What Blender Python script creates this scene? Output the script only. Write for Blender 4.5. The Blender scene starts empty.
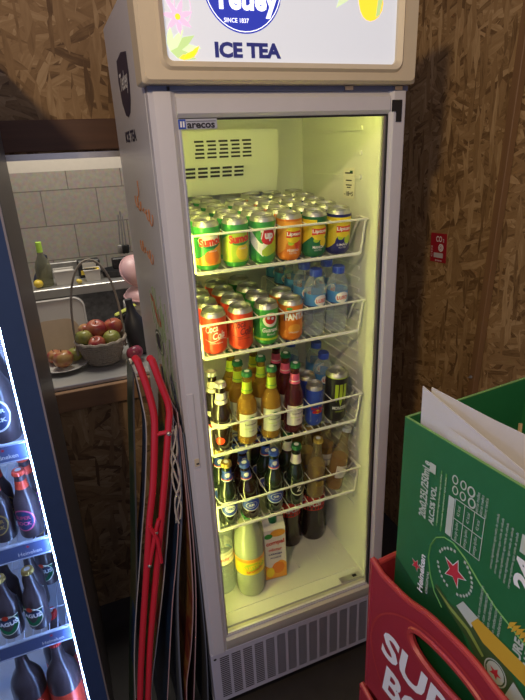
import bpy, math, random
from mathutils import Vector, Matrix
random.seed(7)
C = bpy.context.scene.collection
PI = math.pi
R = math.radians

# ------------------------------------------------------------------ materials
MATS = {}
def pm(name, col, rough=.5, metal=0., noise=0., nscale=40., emit=None, es=1., spec=.5, bump=0., coat=0.):
    """principled material with a little procedural variation of its colour"""
    if name in MATS: return MATS[name]
    m = bpy.data.materials.new(name); m.use_nodes = True
    nt = m.node_tree; b = nt.nodes['Principled BSDF']
    b.inputs['Roughness'].default_value = rough
    b.inputs['Metallic'].default_value = metal
    b.inputs['Specular IOR Level'].default_value = spec
    b.inputs['Coat Weight'].default_value = coat
    tc = nt.nodes.new('ShaderNodeTexCoord'); n = nt.nodes.new('ShaderNodeTexNoise')
    n.inputs['Scale'].default_value = nscale; n.inputs['Detail'].default_value = 4
    nt.links.new(tc.outputs['Object'], n.inputs['Vector'])
    mx = nt.nodes.new('ShaderNodeMix'); mx.data_type = 'RGBA'
    k = noise
    mx.inputs[6].default_value = (*[c*(1-k) for c in col], 1)
    mx.inputs[7].default_value = (*[min(1, c*(1+k)) for c in col], 1)
    nt.links.new(n.outputs['Fac'], mx.inputs[0])
    nt.links.new(mx.outputs[2], b.inputs['Base Color'])
    if bump:
        bp = nt.nodes.new('ShaderNodeBump'); bp.inputs['Strength'].default_value = bump
        nt.links.new(n.outputs['Fac'], bp.inputs['Height']); nt.links.new(bp.outputs[0], b.inputs['Normal'])
    if emit:
        b.inputs['Emission Color'].default_value = (*emit, 1); b.inputs['Emission Strength'].default_value = es
    MATS[name] = m
    return m

def clearm(name, tint, body, fac, rough=.06):
    """see-through bottle wall or pane: transparent tint mixed with a glossy body"""
    if name in MATS: return MATS[name]
    m = bpy.data.materials.new(name); m.use_nodes = True
    nt = m.node_tree; b = nt.nodes['Principled BSDF']; out = nt.nodes['Material Output']
    b.inputs['Base Color'].default_value = (*body, 1); b.inputs['Roughness'].default_value = rough
    t = nt.nodes.new('ShaderNodeBsdfTransparent'); t.inputs[0].default_value = (*tint, 1)
    lw = nt.nodes.new('ShaderNodeLayerWeight'); lw.inputs['Blend'].default_value = .35
    mr = nt.nodes.new('ShaderNodeMapRange'); mr.inputs['To Min'].default_value = fac; mr.inputs['To Max'].default_value = min(1, fac+.45)
    nt.links.new(lw.outputs['Facing'], mr.inputs['Value'])
    mix = nt.nodes.new('ShaderNodeMixShader')
    nt.links.new(mr.outputs[0], mix.inputs[0]); nt.links.new(t.outputs[0], mix.inputs[1]); nt.links.new(b.outputs[0], mix.inputs[2])
    nt.links.new(mix.outputs[0], out.inputs['Surface'])
    MATS[name] = m
    return m

def pane(name, tint=(1, 1, 1), gloss=.05, dirt=.0):
    m = bpy.data.materials.new(name); m.use_nodes = True
    nt = m.node_tree; out = nt.nodes['Material Output']; nt.nodes.remove(nt.nodes['Principled BSDF'])
    t = nt.nodes.new('ShaderNodeBsdfTransparent'); t.inputs[0].default_value = (*tint, 1)
    g = nt.nodes.new('ShaderNodeBsdfGlossy'); g.inputs['Roughness'].default_value = .03
    lw = nt.nodes.new('ShaderNodeLayerWeight'); lw.inputs['Blend'].default_value = .5
    pw = nt.nodes.new('ShaderNodeMath'); pw.operation = 'POWER'; pw.inputs[1].default_value = 5; nt.links.new(lw.outputs['Facing'], pw.inputs[0])
    fr = nt.nodes.new('ShaderNodeMath'); fr.operation = 'MULTIPLY_ADD'; fr.inputs[1].default_value = .5; fr.inputs[2].default_value = .02; nt.links.new(pw.outputs[0], fr.inputs[0])
    mix = nt.nodes.new('ShaderNodeMixShader')
    nt.links.new(fr.outputs[0], mix.inputs[0]); nt.links.new(t.outputs[0], mix.inputs[1]); nt.links.new(g.outputs[0], mix.inputs[2])
    nt.links.new(mix.outputs[0], out.inputs['Surface'])
    return m

def osb(name, tones, scale=1., rough=.75):
    m = bpy.data.materials.new(name); m.use_nodes = True
    nt = m.node_tree; N = nt.nodes.new; Lk = nt.links.new; b = nt.nodes['Principled BSDF']
    b.inputs['Roughness'].default_value = rough
    tc = N('ShaderNodeTexCoord'); sp = N('ShaderNodeSeparateXYZ'); Lk(tc.outputs['Object'], sp.inputs[0])
    ad = N('ShaderNodeMath'); ad.operation = 'ADD'; Lk(sp.outputs[0], ad.inputs[0]); Lk(sp.outputs[1], ad.inputs[1])
    cb = N('ShaderNodeCombineXYZ'); Lk(ad.outputs[0], cb.inputs[0]); Lk(sp.outputs[2], cb.inputs[1])
    ns = N('ShaderNodeTexNoise'); ns.inputs['Scale'].default_value = 9*scale; ns.inputs['Detail'].default_value = 3; Lk(cb.outputs[0], ns.inputs['Vector'])
    sc = N('ShaderNodeVectorMath'); sc.operation = 'SCALE'; sc.inputs['Scale'].default_value = .016/scale; Lk(ns.outputs['Color'], sc.inputs[0])
    av = N('ShaderNodeVectorMath'); Lk(cb.outputs[0], av.inputs[0]); Lk(sc.outputs[0], av.inputs[1])
    cur = None
    for i, (ang, seed) in enumerate([(5, 0), (58, 3), (-52, 7), (24, 11), (-20, 17), (88, 23)]):
        mp = N('ShaderNodeMapping'); mp.vector_type = 'TEXTURE'
        mp.inputs['Rotation'].default_value = (0, 0, R(ang)); mp.inputs['Location'].default_value = (seed, seed*.7, 0)
        mp.inputs['Scale'].default_value = (1/(11*scale), 1/(62*scale), 1)
        Lk(av.outputs[0], mp.inputs[0])
        v = N('ShaderNodeTexVoronoi'); v.inputs['Scale'].default_value = 1.; Lk(mp.outputs[0], v.inputs['Vector'])
        bw = N('ShaderNodeSeparateColor'); Lk(v.outputs['Color'], bw.inputs[0])
        g = N('ShaderNodeTexNoise'); g.inputs['Scale'].default_value = 2.2; g.inputs['Detail'].default_value = 5; Lk(mp.outputs[0], g.inputs['Vector'])
        mm = N('ShaderNodeMath'); mm.operation = 'MULTIPLY_ADD'; Lk(g.outputs['Fac'], mm.inputs[0]); mm.inputs[1].default_value = .9; Lk(bw.outputs[0], mm.inputs[2])
        sb = N('ShaderNodeMath'); sb.operation = 'SUBTRACT'; Lk(mm.outputs[0], sb.inputs[0]); sb.inputs[1].default_value = .45
        if cur is None: cur = sb.outputs[0]
        else:
            gt = N('ShaderNodeMath'); gt.operation = 'GREATER_THAN'; Lk(bw.outputs[1], gt.inputs[0]); gt.inputs[1].default_value = .62
            mx = N('ShaderNodeMix'); Lk(gt.outputs[0], mx.inputs[0]); Lk(cur, mx.inputs[2]); Lk(sb.outputs[0], mx.inputs[3]); cur = mx.outputs[0]
    cr = N('ShaderNodeValToRGB'); Lk(cur, cr.inputs[0])
    el = cr.color_ramp.elements
    el[0].position = 0.; el[0].color = (*tones[0], 1); el[1].position = 1.; el[1].color = (*tones[-1], 1)
    for i, t in enumerate(tones[1:-1]):
        e = el.new((i+1)/(len(tones)-1)); e.color = (*t, 1)
    Lk(cr.outputs[0], b.inputs['Base Color'])
    bp = N('ShaderNodeBump'); bp.inputs['Strength'].default_value = .5; bp.inputs['Distance'].default_value = .002
    Lk(cur, bp.inputs['Height']); Lk(bp.outputs[0], b.inputs['Normal'])
    return m

def wood(name, c0, c1, axis='x', scale=1., rough=.6):
    m = bpy.data.materials.new(name); m.use_nodes = True
    nt = m.node_tree; N = nt.nodes.new; Lk = nt.links.new; b = nt.nodes['Principled BSDF']
    b.inputs['Roughness'].default_value = rough
    tc = N('ShaderNodeTexCoord'); mp = N('ShaderNodeMapping')
    s = {'x': (3, 60, 60), 'y': (60, 3, 60), 'z': (60, 60, 3)}[axis]
    mp.inputs['Scale'].default_value = tuple(k*scale for k in s)
    Lk(tc.outputs['Object'], mp.inputs[0]); n = N('ShaderNodeTexNoise'); n.inputs['Detail'].default_value = 5; n.inputs['Scale'].default_value = 1
    Lk(mp.outputs[0], n.inputs['Vector']); mx = N('ShaderNodeMix'); mx.data_type = 'RGBA'
    mx.inputs[6].default_value = (*c0, 1); mx.inputs[7].default_value = (*c1, 1); Lk(n.outputs['Fac'], mx.inputs[0]); Lk(mx.outputs[2], b.inputs['Base Color'])
    return m

def printed(name, tones, scale=9., rough=.3):
    """a printed, many-coloured advertising surface"""
    m = bpy.data.materials.new(name); m.use_nodes = True
    nt = m.node_tree; N = nt.nodes.new; Lk = nt.links.new; b = nt.nodes['Principled BSDF']; b.inputs['Roughness'].default_value = rough
    tc = N('ShaderNodeTexCoord'); n = N('ShaderNodeTexNoise'); n.inputs['Scale'].default_value = scale; n.inputs['Detail'].default_value = 3; n.inputs['Distortion'].default_value = 1.2
    Lk(tc.outputs['Object'], n.inputs['Vector']); cr = N('ShaderNodeValToRGB'); Lk(n.outputs['Fac'], cr.inputs[0])
    el = cr.color_ramp.elements; el[0].position = .3; el[0].color = (*tones[0], 1); el[1].position = .72; el[1].color = (*tones[-1], 1)
    for i, t in enumerate(tones[1:-1]): e = el.new(.3+.42*(i+1)/(len(tones)-1)); e.color = (*t, 1)
    Lk(cr.outputs[0], b.inputs['Base Color'])
    return m

def tiles(name):
    m = bpy.data.materials.new(name); m.use_nodes = True
    nt = m.node_tree; N = nt.nodes.new; Lk = nt.links.new; b = nt.nodes['Principled BSDF']; b.inputs['Roughness'].default_value = .35
    tc = N('ShaderNodeTexCoord'); sp = N('ShaderNodeSeparateXYZ'); Lk(tc.outputs['Object'], sp.inputs[0])
    cb = N('ShaderNodeCombineXYZ'); Lk(sp.outputs[0], cb.inputs[0]); Lk(sp.outputs[2], cb.inputs[1])
    mp = N('ShaderNodeMapping'); mp.inputs['Location'].default_value = (.0, -.005, 0); Lk(cb.outputs[0], mp.inputs[0])
    br = N('ShaderNodeTexBrick'); Lk(mp.outputs[0], br.inputs['Vector'])
    br.inputs['Scale'].default_value = 1.; br.inputs['Brick Width'].default_value = .24; br.inputs['Row Height'].default_value = .155
    br.inputs['Mortar Size'].default_value = .0025; br.inputs['Color1'].default_value = (.36, .33, .28, 1); br.inputs['Color2'].default_value = (.31, .285, .245, 1)
    br.inputs['Mortar'].default_value = (.17, .15, .13, 1)
    n = N('ShaderNodeTexNoise'); n.inputs['Scale'].default_value = 60; n.inputs['Detail'].default_value = 6; Lk(tc.outputs['Object'], n.inputs['Vector'])
    mx = N('ShaderNodeMix'); mx.data_type = 'RGBA'; mx.blend_type = 'OVERLAY'; mx.inputs[0].default_value = .35
    Lk(br.outputs['Color'], mx.inputs[6]); Lk(n.outputs['Color'], mx.inputs[7]); Lk(mx.outputs[2], b.inputs['Base Color'])
    return m

# ------------------------------------------------------------------ glyph cache
GL = {}
def glyphs(s, bold):
    k = (s, bold)
    if k in GL: return GL[k]
    cu = bpy.data.curves.new('lettering', 'FONT'); cu.body = s; cu.size = 1; cu.resolution_u = 3; cu.offset = bold
    o = bpy.data.objects.new('lettering', cu); C.objects.link(o)
    dg = bpy.context.evaluated_depsgraph_get(); dg.update()
    e = o.evaluated_get(dg); me = e.to_mesh()
    V = [(v.co.x, v.co.y) for v in me.vertices]; F = [tuple(p.vertices) for p in me.polygons]
    e.to_mesh_clear(); bpy.data.objects.remove(o); bpy.data.curves.remove(cu)
    x0 = min(v[0] for v in V); x1 = max(v[0] for v in V); y0 = min(v[1] for v in V); y1 = max(v[1] for v in V)
    GL[k] = ([((v[0]-(x0+x1)/2)/(x1-x0), (v[1]-(y0+y1)/2)/(y1-y0)) for v in V], F, (x1-x0)/(y1-y0))
    return GL[k]

# ------------------------------------------------------------------ mesh builder
class MB:
    def __init__(s, org=(0, 0, 0)):
        s.v = []; s.f = []; s.m = []; s.s = []; s.mats = []; s.M = Matrix.Identity(4); s.org = Vector(org)
    def mi(s, m):
        if m not in s.mats: s.mats.append(m)
        return s.mats.index(m)
    def add(s, V, F, m, smooth=False):
        o = len(s.v); k = s.mi(m)
        s.v += [tuple(s.M @ Vector(p) - s.org) for p in V]
        for f in F: s.f.append(tuple(i+o for i in f)); s.m.append(k); s.s.append(smooth)
    def box(s, a, b, m, rot=None, bev=0.):
        (x0, y0, z0), (x1, y1, z1) = a, b
        if x0 > x1: x0, x1 = x1, x0
        if y0 > y1: y0, y1 = y1, y0
        if z0 > z1: z0, z1 = z1, z0
        if bev <= 0:
            V = [(x, y, z) for z in (z0, z1) for y in (y0, y1) for x in (x0, x1)]
            F = [(0, 2, 3, 1), (4, 5, 7, 6), (0, 1, 5, 4), (2, 6, 7, 3), (0, 4, 6, 2), (1, 3, 7, 5)]
        else:
            c = bev; V = []; idx = {}
            X = (x0, x1); Y = (y0, y1); Z = (z0, z1)
            for i in (0, 1):
                for j in (0, 1):
                    for k in (0, 1):
                        sx, sy, sz = (1 if i == 0 else -1), (1 if j == 0 else -1), (1 if k == 0 else -1)
                        idx[i, j, k, 'x'] = len(V); V.append((X[i], Y[j]+sy*c, Z[k]+sz*c))
                        idx[i, j, k, 'y'] = len(V); V.append((X[i]+sx*c, Y[j], Z[k]+sz*c))
                        idx[i, j, k, 'z'] = len(V); V.append((X[i]+sx*c, Y[j]+sy*c, Z[k]))
            F = []
            for i in (0, 1): F.append([idx[i, j, k, 'x'] for j, k in ((0, 0), (1, 0), (1, 1), (0, 1))][::(-1 if i == 0 else 1)])
            for j in (0, 1): F.append([idx[i, j, k, 'y'] for i, k in ((0, 0), (1, 0), (1, 1), (0, 1))][::(1 if j == 0 else -1)])
            for k in (0, 1): F.append([idx[i, j, k, 'z'] for i, j in ((0, 0), (1, 0), (1, 1), (0, 1))][::(-1 if k == 0 else 1)])
            for i in (0, 1):
                for j in (0, 1): F.append([idx[i, j, 0, 'x'], idx[i, j, 1, 'x'], idx[i, j, 1, 'y'], idx[i, j, 0, 'y']])
            for i in (0, 1):
                for k in (0, 1): F.append([idx[i, 0, k, 'x'], idx[i, 1, k, 'x'], idx[i, 1, k, 'z'], idx[i, 0, k, 'z']])
            for j in (0, 1):
                for k in (0, 1): F.append([idx[0, j, k, 'y'], idx[1, j, k, 'y'], idx[1, j, k, 'z'], idx[0, j, k, 'z']])
            for i in (0, 1):
                for j in (0, 1):
                    for k in (0, 1): F.append([idx[i, j, k, 'x'], idx[i, j, k, 'y'], idx[i, j, k, 'z']])
            cx, cy, cz = (x0+x1)/2, (y0+y1)/2, (z0+z1)/2; G = []
            for f in F:
                p = [Vector(V[q]) for q in f]; n = (p[1]-p[0]).cross(p[2]-p[0]); c2 = sum(p, Vector())/len(p)-Vector((cx, cy, cz))
                G.append(tuple(f) if n.dot(c2) > 0 else tuple(reversed(f)))
            F = G
        if rot is not None:
            c = Vector(((x0+x1)/2, (y0+y1)/2, (z0+z1)/2)); V = [tuple(rot @ (Vector(p)-c) + c) for p in V]
        s.add(V, F, m)
    def tube(s, pts, r, m, n=8, closed=False, rs=None):
        P = [Vector(p) for p in pts]; L = len(P); V = []; F = []
        up = None
        for i, p in enumerate(P):
            if closed: t = (P[(i+1) % L]-P[i-1]).normalized()
            else: t = (P[min(i+1, L-1)]-P[max(i-1, 0)]).normalized()
            if up is None:
                a = Vector((0, 0, 1)) if abs(t.z) < .9 else Vector((1, 0, 0)); up = t.cross(a).normalized()
            else: up = (up-t*up.dot(t)).normalized()
            w = t.cross(up); rr = rs[i] if rs else r
            for k in range(n):
                an = 2*PI*k/n; V.append(tuple(p+(up*math.cos(an)+w*math.sin(an))*rr))
        for i in range(L if closed else L-1):
            j = (i+1) % L
            for k in range(n): F.append((i*n+k, i*n+(k+1) % n, j*n+(k+1) % n, j*n+k))
        if not closed: F.append(tuple(range(n))[::-1]); F.append(tuple((L-1)*n+k for k in range(n)))
        s.add(V, F, m, True)
    def lathe(s, prof, mats, n=28, cx=0, cy=0, scallop=0., teeth=0):
        """prof: (r, z) pairs; mats: one material or one for each segment"""
        V = []; L = len(prof)
        for (r, z) in prof:
            for k in range(n):
                a = 2*PI*k/n; q = r*(1+scallop*math.cos(teeth*a)) if teeth else r
                V.append((cx+q*math.cos(a), cy+q*math.sin(a), z))
        for i in range(L-1):
            m = mats[i] if isinstance(mats, (list, tuple)) else mats
            o = []
            s_f = [(i*n+k, i*n+(k+1) % n, (i+1)*n+(k+1) % n, (i+1)*n+k) for k in range(n)]
            if i == 0: base = len(s.v); s.add(V, s_f, m, True)
            else:
                kk = s.mi(m)
                for f in s_f: s.f.append(tuple(q+base for q in f)); s.m.append(kk); s.s.append(True)
    def prism(s, poly, axis, a, b, m, smooth=False):
        """polygon in the plane across axis, from a to b along it"""
        def P(u, v, w): return {'x': (w, u, v), 'y': (u, w, v), 'z': (u, v, w)}[axis]
        n = len(poly); V = [P(u, v, a) for u, v in poly]+[P(u, v, b) for u, v in poly]
        F = [tuple(range(n)), tuple(range(n, 2*n))[::-1]]+[(i, i+n, (i+1) % n+n, (i+1) % n) for i in range(n)]
        s.add(V, F, m, smooth)
    # flat shapes laid on a surface through a mapper M(u, v, off)
    def strip(s, M, u0, u1, lo, hi, m, off=.0004, n=12, nv=1):
        V = []; F = []
        for i in range(n+1):
            u = u0+(u1-u0)*i/n; a = lo(u) if callable(lo) else lo; b = hi(u) if callable(hi) else hi
            for j in range(nv+1): V.append(tuple(M(u, a+(b-a)*j/nv, off)))
        w = nv+1
        for i in range(n):
            for j in range(nv): F.append((i*w+j, (i+1)*w+j, (i+1)*w+j+1, i*w+j+1))
        s.add(V, F, m, True)
    def ell(s, M, uc, vc, ru, rv, m, off=.0006, n=16, nv=2):
        h = lambda u: rv*math.sqrt(max(0, 1-((u-uc)/ru)**2))
        s.strip(M, uc-ru*.999, uc+ru*.999, lambda u: vc-h(u), lambda u: vc+h(u), m, off, n, nv)
    def ring(s, M, uc, vc, ru, rv, w, m, off=.0006, n=28):
        V = []; F = []
        for i in range(n):
            a = 2*PI*i/n
            for k in (0, 1): V.append(tuple(M(uc+(ru-w*k)*math.cos(a), vc+(rv-w*k)*math.sin(a), off)))
        for i in range(n): j = (i+1) % n; F.append((2*i, 2*j, 2*j+1, 2*i+1))
        s.add(V, F, m)
    def poly(s, M, pts, m, off=.0006):
        s.add([tuple(M(u, v, off)) for u, v in pts], [tuple(range(len(pts)))], m)
    def star(s, M, uc, vc, r, m, off=.0008, rot=0, sq=1.):
        pts = [(uc+sq*(r if i % 2 == 0 else r*.42)*math.sin(i*PI/5+rot), vc+(r if i % 2 == 0 else r*.42)*math.cos(i*PI/5+rot)) for i in range(10)]
        V = [tuple(M(uc, vc, off))]+[tuple(M(u, v, off)) for u, v in pts]
        s.add(V, [(0, 1+i, 1+(i+1) % 10) for i in range(10)], m)
    def text(s, M, st, uc, vc, w, h, m, off=.0008, bold=.0, rot=0., shear=0.):
        V, F, asp = glyphs(st, bold)
        if w is None: w = h*asp
        if h is None: h = w/asp
        c, q = math.cos(rot), math.sin(rot); W = []
        for a, b in V:
            x = a*w+shear*b*h; y = b*h; W.append(tuple(M(uc+x*c-y*q, vc+x*q+y*c, off)))
        s.add(W, F, m)
    def build(s, name, parent=None, sharp=35):
        me = bpy.data.meshes.new(name); me.from_pydata(s.v, [], s.f)
        for m in s.mats: me.materials.append(m)
        me.polygons.foreach_set('material_index', s.m); me.polygons.foreach_set('use_smooth', s.s); me.update()
        me.set_sharp_from_angle(angle=R(sharp))
        o = bpy.data.objects.new(name, me); C.objects.link(o)
        if parent is not None: o.parent = parent
        return o

def cylmap(r, th=0.):
    return lambda u, v, off: (math.sin(u/r+th)*(r+off), -math.cos(u/r+th)*(r+off), v)
def revmap(prof, r, th=0.):
    Z = sorted(prof, key=lambda q: q[1])
    def rad(v):
        for (a, za), (b, zb) in zip(Z, Z[1:]):
            if za <= v <= zb and zb > za: return a+(b-a)*(v-za)/(zb-za)
        return r
    return lambda u, v, off: (math.sin(u/r+th)*(rad(v)+off), -math.cos(u/r+th)*(rad(v)+off), v)
def planemap(o, U, V_):
    o = Vector(o); U = Vector(U).normalized(); V_ = Vector(V_).normalized(); N = U.cross(V_)
    return lambda u, v, off: o+U*u+V_*v+N*off

def thing(name, loc=(0, 0, 0), rot=(0, 0, 0), label=None, cat=None, group=None):
    o = bpy.data.objects.new(name, None); C.objects.link(o); o.empty_display_size = .05
    o.location = loc; o.rotation_euler = rot; tag(o, label, cat, group); return o
def tag(o, label=None, cat=None, group=None, kind=None):
    if label: o['label'] = label
    if cat: o['category'] = cat
    if group: o['group'] = group
    if kind: o['kind'] = kind
    return o
KIDS = {}
def dup(root, loc, rot, label, group=None):
    r = root.copy(); C.objects.link(r); r.location = loc; r.rotation_euler = rot if isinstance(rot, tuple) else (0, 0, rot); r['label'] = label
    if group: r['group'] = group
    for ch in [o for o in bpy.data.objects if o.parent == root]:
        c = ch.copy(); C.objects.link(c); c.parent = r
        for g in [o for o in bpy.data.objects if o.parent == ch]:
            d = g.copy(); C.objects.link(d); d.parent = c
    return r

# ------------------------------------------------------------------ palette
WHITE = pm('white_enamel', (.62, .62, .64), .35, noise=.03)
LINER = pm('liner_plastic', (.74, .75, .68), .45, noise=.03)
WIRE = pm('coated_wire', (.80, .80, .72), .4)
CREAM = pm('cream_plastic', (.62, .53, .37), .4, noise=.04)
ALU = pm('brushed_aluminium', (.62, .6, .58), .32, metal=.9, noise=.08, nscale=90)
LID = pm('can_lid', (.5, .5, .46), .36, metal=.85, noise=.1, nscale=200)
BLACK = pm('black_plastic', (.012, .012, .014), .45)
DARK = pm('dark_gap', (.02, .02, .025), .8)
def paint(n, c, rough=.32, metal=.15, coat=0.): return pm('paint_'+n, c, rough, metal, noise=.04, coat=coat)
GREEN = paint('green', (.05, .34, .06)); GREEN2 = paint('deep_green', (.01, .16, .06)); LIME = paint('lime', (.45, .62, .04))
ORANGE = paint('orange', (.75, .2, .02)); ORANGE2 = paint('light_orange', (.85, .38, .05)); YELLOW = paint('yellow', (.85, .65, .03))
RED = paint('red', (.62, .025, .02)); RED2 = paint('bright_red', (.72, .07, .03)); NAVY = paint('navy', (.015, .02, .16)); BLUE = paint('blue', (.03, .08, .45))
INK = pm('white_ink', (.82, .82, .8), .5); PINK = paint('pink', (.75, .12, .25)); SILVER = paint('silver', (.62, .63, .66), .3, .7); INKB = pm('black_ink', (.015, .015, .02), .6)
GOLD = paint('gold', (.55, .38, .1), .3, .7); PALE = pm('pale_label', (.68, .72, .52), .5); CREAML = pm('cream_label', (.8, .77, .66), .5); MAROON = paint('maroon', (.16, .02, .03)); SKY = paint('sky_blue', (.08, .3, .62))
SUMR = paint('fruit_red', (.7, .06, .02))

# ================================================================== SETTING
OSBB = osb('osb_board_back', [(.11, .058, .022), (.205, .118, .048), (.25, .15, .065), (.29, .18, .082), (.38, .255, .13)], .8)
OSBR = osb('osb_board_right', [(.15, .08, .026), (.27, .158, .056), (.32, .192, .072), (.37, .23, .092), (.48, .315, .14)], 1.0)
TRIMW = wood('stained_trim', (.05, .02, .01), (.12, .05, .022), 'x')
PINEW = wood('pine_trim', (.19, .095, .04), (.30, .165, .075), 'x')
BATW = wood('batten_wood', (.17, .085, .03), (.27, .145, .055), 'z')
FLOORM = pm('dark_vinyl_floor', (.035, .03, .027), .6, noise=.35, nscale=14, bump=.1)
def structure(name, mb): return tag(mb.build(name), kind='structure')

b = MB(); b.box((-1.6, -1.9, -.06), (1.12, .62, 0), FLOORM); structure('floor', b)
b = MB()   # back wall with the serving hatch
HX0, HX1, HZ0, HZ1 = -.42, .30, .885, 1.70
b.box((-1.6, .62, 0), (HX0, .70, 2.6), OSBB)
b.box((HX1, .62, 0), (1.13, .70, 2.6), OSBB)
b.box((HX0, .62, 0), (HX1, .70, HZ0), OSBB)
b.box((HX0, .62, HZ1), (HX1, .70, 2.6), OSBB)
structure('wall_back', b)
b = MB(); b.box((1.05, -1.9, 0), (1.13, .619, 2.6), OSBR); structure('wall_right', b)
b = MB()
b.box((-.60, .603, 1.705), (HX1, .62, 1.788), TRIMW, bev=.002); structure('trim_1', b)
b = MB(); b.box((-.60, .598, .885), (HX1, .62, .955), PINEW, bev=.002); structure('trim_2', b)
b = MB(); rm = Matrix.Rotation(R(2.0), 3, 'X')
b.box((1.024, .106, .3), (1.048, .132, 2.5), BATW, rot=rm, bev=.002); structure('trim_3', b)
b = MB(); b.box((HX0, .62, 1.683), (HX1, .70, 1.70), ALU); structure('trim_4', b)

# kitchen behind the hatch
TILE = tiles('grey_wall_tiles'); PLASTER = pm('kitchen_plaster', (.62, .58, .5), .7, noise=.06)
b = MB(); b.box((-1.3, 1.5, 0), (1.12, 1.56, 1.635), TILE); b.box((-1.3, 1.5, 1.635), (1.12, 1.56, 2.6), PLASTER); structure('wall_kitchen', b)
b = MB(); b.box((-1.3, .70, -.06), (1.12, 1.56, 0), FLOORM); structure('floor_kitchen', b)
STEEL = pm('stainless_steel', (.5, .49, .46), .38, metal=.7, noise=.12, nscale=25)
STEELD = pm('worn_steel', (.30, .29, .27), .45, metal=.5, noise=.4, nscale=30)

# ================================================================== REFRIGERATOR
FO = (.30, .26, 0)
fr = thing('display_refrigerator', FO, label='tall white glass-door drinks refrigerator with lit sign on top, standing against the back wall', cat='refrigerator')
def P(name, mb, parent=fr, label=None):
    o = mb.build(name, parent)
    if label: o['label'] = label
    return o
# shell
b = MB(FO)
b.box((0, .04, .03), (.030, .52, 2.0), WHITE, bev=.003); b.box((.570, .04, .03), (.6, .52, 2.0), WHITE, bev=.003)
b.box((.030, .505, .03), (.570, .52, 2.0), WHITE); b.box((.030, .04, 1.791), (.570, .505, 2.0), WHITE); b.box((.030, .04, .03), (.570, .505, .285), WHITE)
P('cabinet', b)
# liner: an open box with wall thickness and ribs on both sides
LX0, LX1, LY0, LY1, LZ0, LZ1 = .042, .560, .040, .475, .332, 1.770
b = MB(FO)
b.box((.031, LY0, LZ0-.02), (LX0, .503, LZ1+.02), LINER); b.box((LX1, LY0, LZ0-.02), (.569, .503, LZ1+.02), LINER)
b.box((LX0, LY1, LZ0-.02), (LX1, .503, LZ1+.02), LINER)
b.box((LX0, LY0, LZ0-.02), (LX1, LY1, LZ0), LINER); b.box((LX0, LY0, LZ1), (LX1, LY1, LZ1+.02), LINER)
for z in [.56+.032*i for i in range(26)]:
    for x, d in ((LX0, 1), (LX1, -1)): b.box((x, .125, z), (x+d*.004, .44, z+.009), LINER)
for z in (1.60, 1.66, 1.72):
    for x, d in ((LX0, 1), (LX1, -1)): b.box((x, .13, z), (x+d*.005, .40, z+.01), LINER)
b.box((.47, LY0+.0005, LZ0), (.545, .062, LZ0+.004), ALU); b.box((.515, .046, LZ0+.004), (.53, .056, LZ0+.0046), BLACK)
for x in (.13, .21, .29, .37, .45, .52): b.box((x, .16, LZ0), (x+.004, .46, LZ0+.003), LINER)
b.box((.05, .085, LZ0), (.555, .095, LZ0+.004), LINER)
P('liner', b)
# thermometer label on the liner's right wall
b = MB(FO); M = planemap((LX1, .183, 1.59), (0, -1, 0), (0, 0, 1))
M2 = lambda u, v, off: Vector((LX1-.0052-off, .183-u, 1.588+v))
b.strip(M2, -.03, .03, -.04, .04, CREAML, .0005, 1)
for v, w in ((.025, .04), (.006, .03), (-.006, .03), (-.012, .02)): b.strip(M2, -w/2, w/2, v, v+.003, INKB, .001, 1)
b.text(M2, '-18+5', 0, -.027, .045, .012, INKB, .001, .02)
b.strip(M2, .006, .02, .028, .033, GREEN2, .0012, 1)
P('rating_label', b)
# evaporator housing
b = MB(FO)
ev = [(.405, 1.74), (.405, 1.658), (.43, 1.565), (.474, 1.56), (.474, 1.74)]
b.prism([(y, z) for y, z in ev], 'x', .07, .445, LINER)
for r_ in range(5):
    for c_ in range(5):
        x = .190+c_*.0355; z = 1.714-r_*.0105
        b.box((x+(.003 if r_ in (1, 2) else 0), .4035, z-.0052), (x+.027, .406, z), BLACK)
for r_ in range(3):
    for c_ in range(5):
        x = .160+c_*.0365; z = 1.643-r_*.011; y = .405+(1.658-z)*.269
        b.box((x, y-.0015, z-.006), (x+.028, y+.001, z), BLACK)
P('fan_housing', b)
# door
DZ0, DZ1 = .283, 1.795; GX0, GX1, GZ0, GZ1 = .052, .550, .328, 1.748
DOORM = pm('door_frame_plastic', (.60, .59, .62), .38, noise=.03)
b = MB(FO)
def bar(poly, axis, a, c): b.prism(poly, axis, a, c, DOORM)
for x0, x1, sgn in ((0, GX0, 1), (.6, GX1, -1)):
    pl = [(x0, .036), (x0, .012), (x0+sgn*.009, .001), (x0+sgn*.014, 0), (x1-sgn*.010, 0), (x1, .008), (x1, .036)]
    bar(pl, 'z', DZ0, DZ1)
b.prism([(.036, GZ1), (.008, GZ1), (0, GZ1+.008), (0, DZ1-.012), (.010, DZ1), (.036, DZ1)], 'x', GX0, GX1, DOORM)
b.prism([(.036, DZ0), (.004, DZ0), (0, DZ0+.006), (0, GZ0-.006), (.008, GZ0), (.036, GZ0)], 'x', GX0, GX1, pm('door_rail_champagne', (.62, .59, .50), .35, metal=.2, noise=.06, nscale=60))
door = P('door', b)
b = MB(FO); b.box((GX0, .018, GZ0), (GX1, .022, GZ1), pane('door_glass')); P('door_glass', b, door)
b = MB(FO)
for x0, x1, m_ in ((GX0+.0005, GX0+.004, DOORM), (GX1-.004, GX1-.0005, BLACK)): b.box((x0, .006, GZ0+.001), (x1, .017, GZ1-.001), m_)
b.box((GX0+.004, .008, GZ1-.004), (GX1-.004, .017, GZ1-.0005), BLACK); b.box((GX0+.004, .008, GZ0+.0005), (GX1-.004, .017, GZ0+.005), DOORM)
for x0, x1 in ((GX0+.004, GX0+.008), (GX1-.010, GX1-.004)): b.box((x0, .010, GZ0+.005), (x1, .017, GZ1-.004), ALU)
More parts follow.
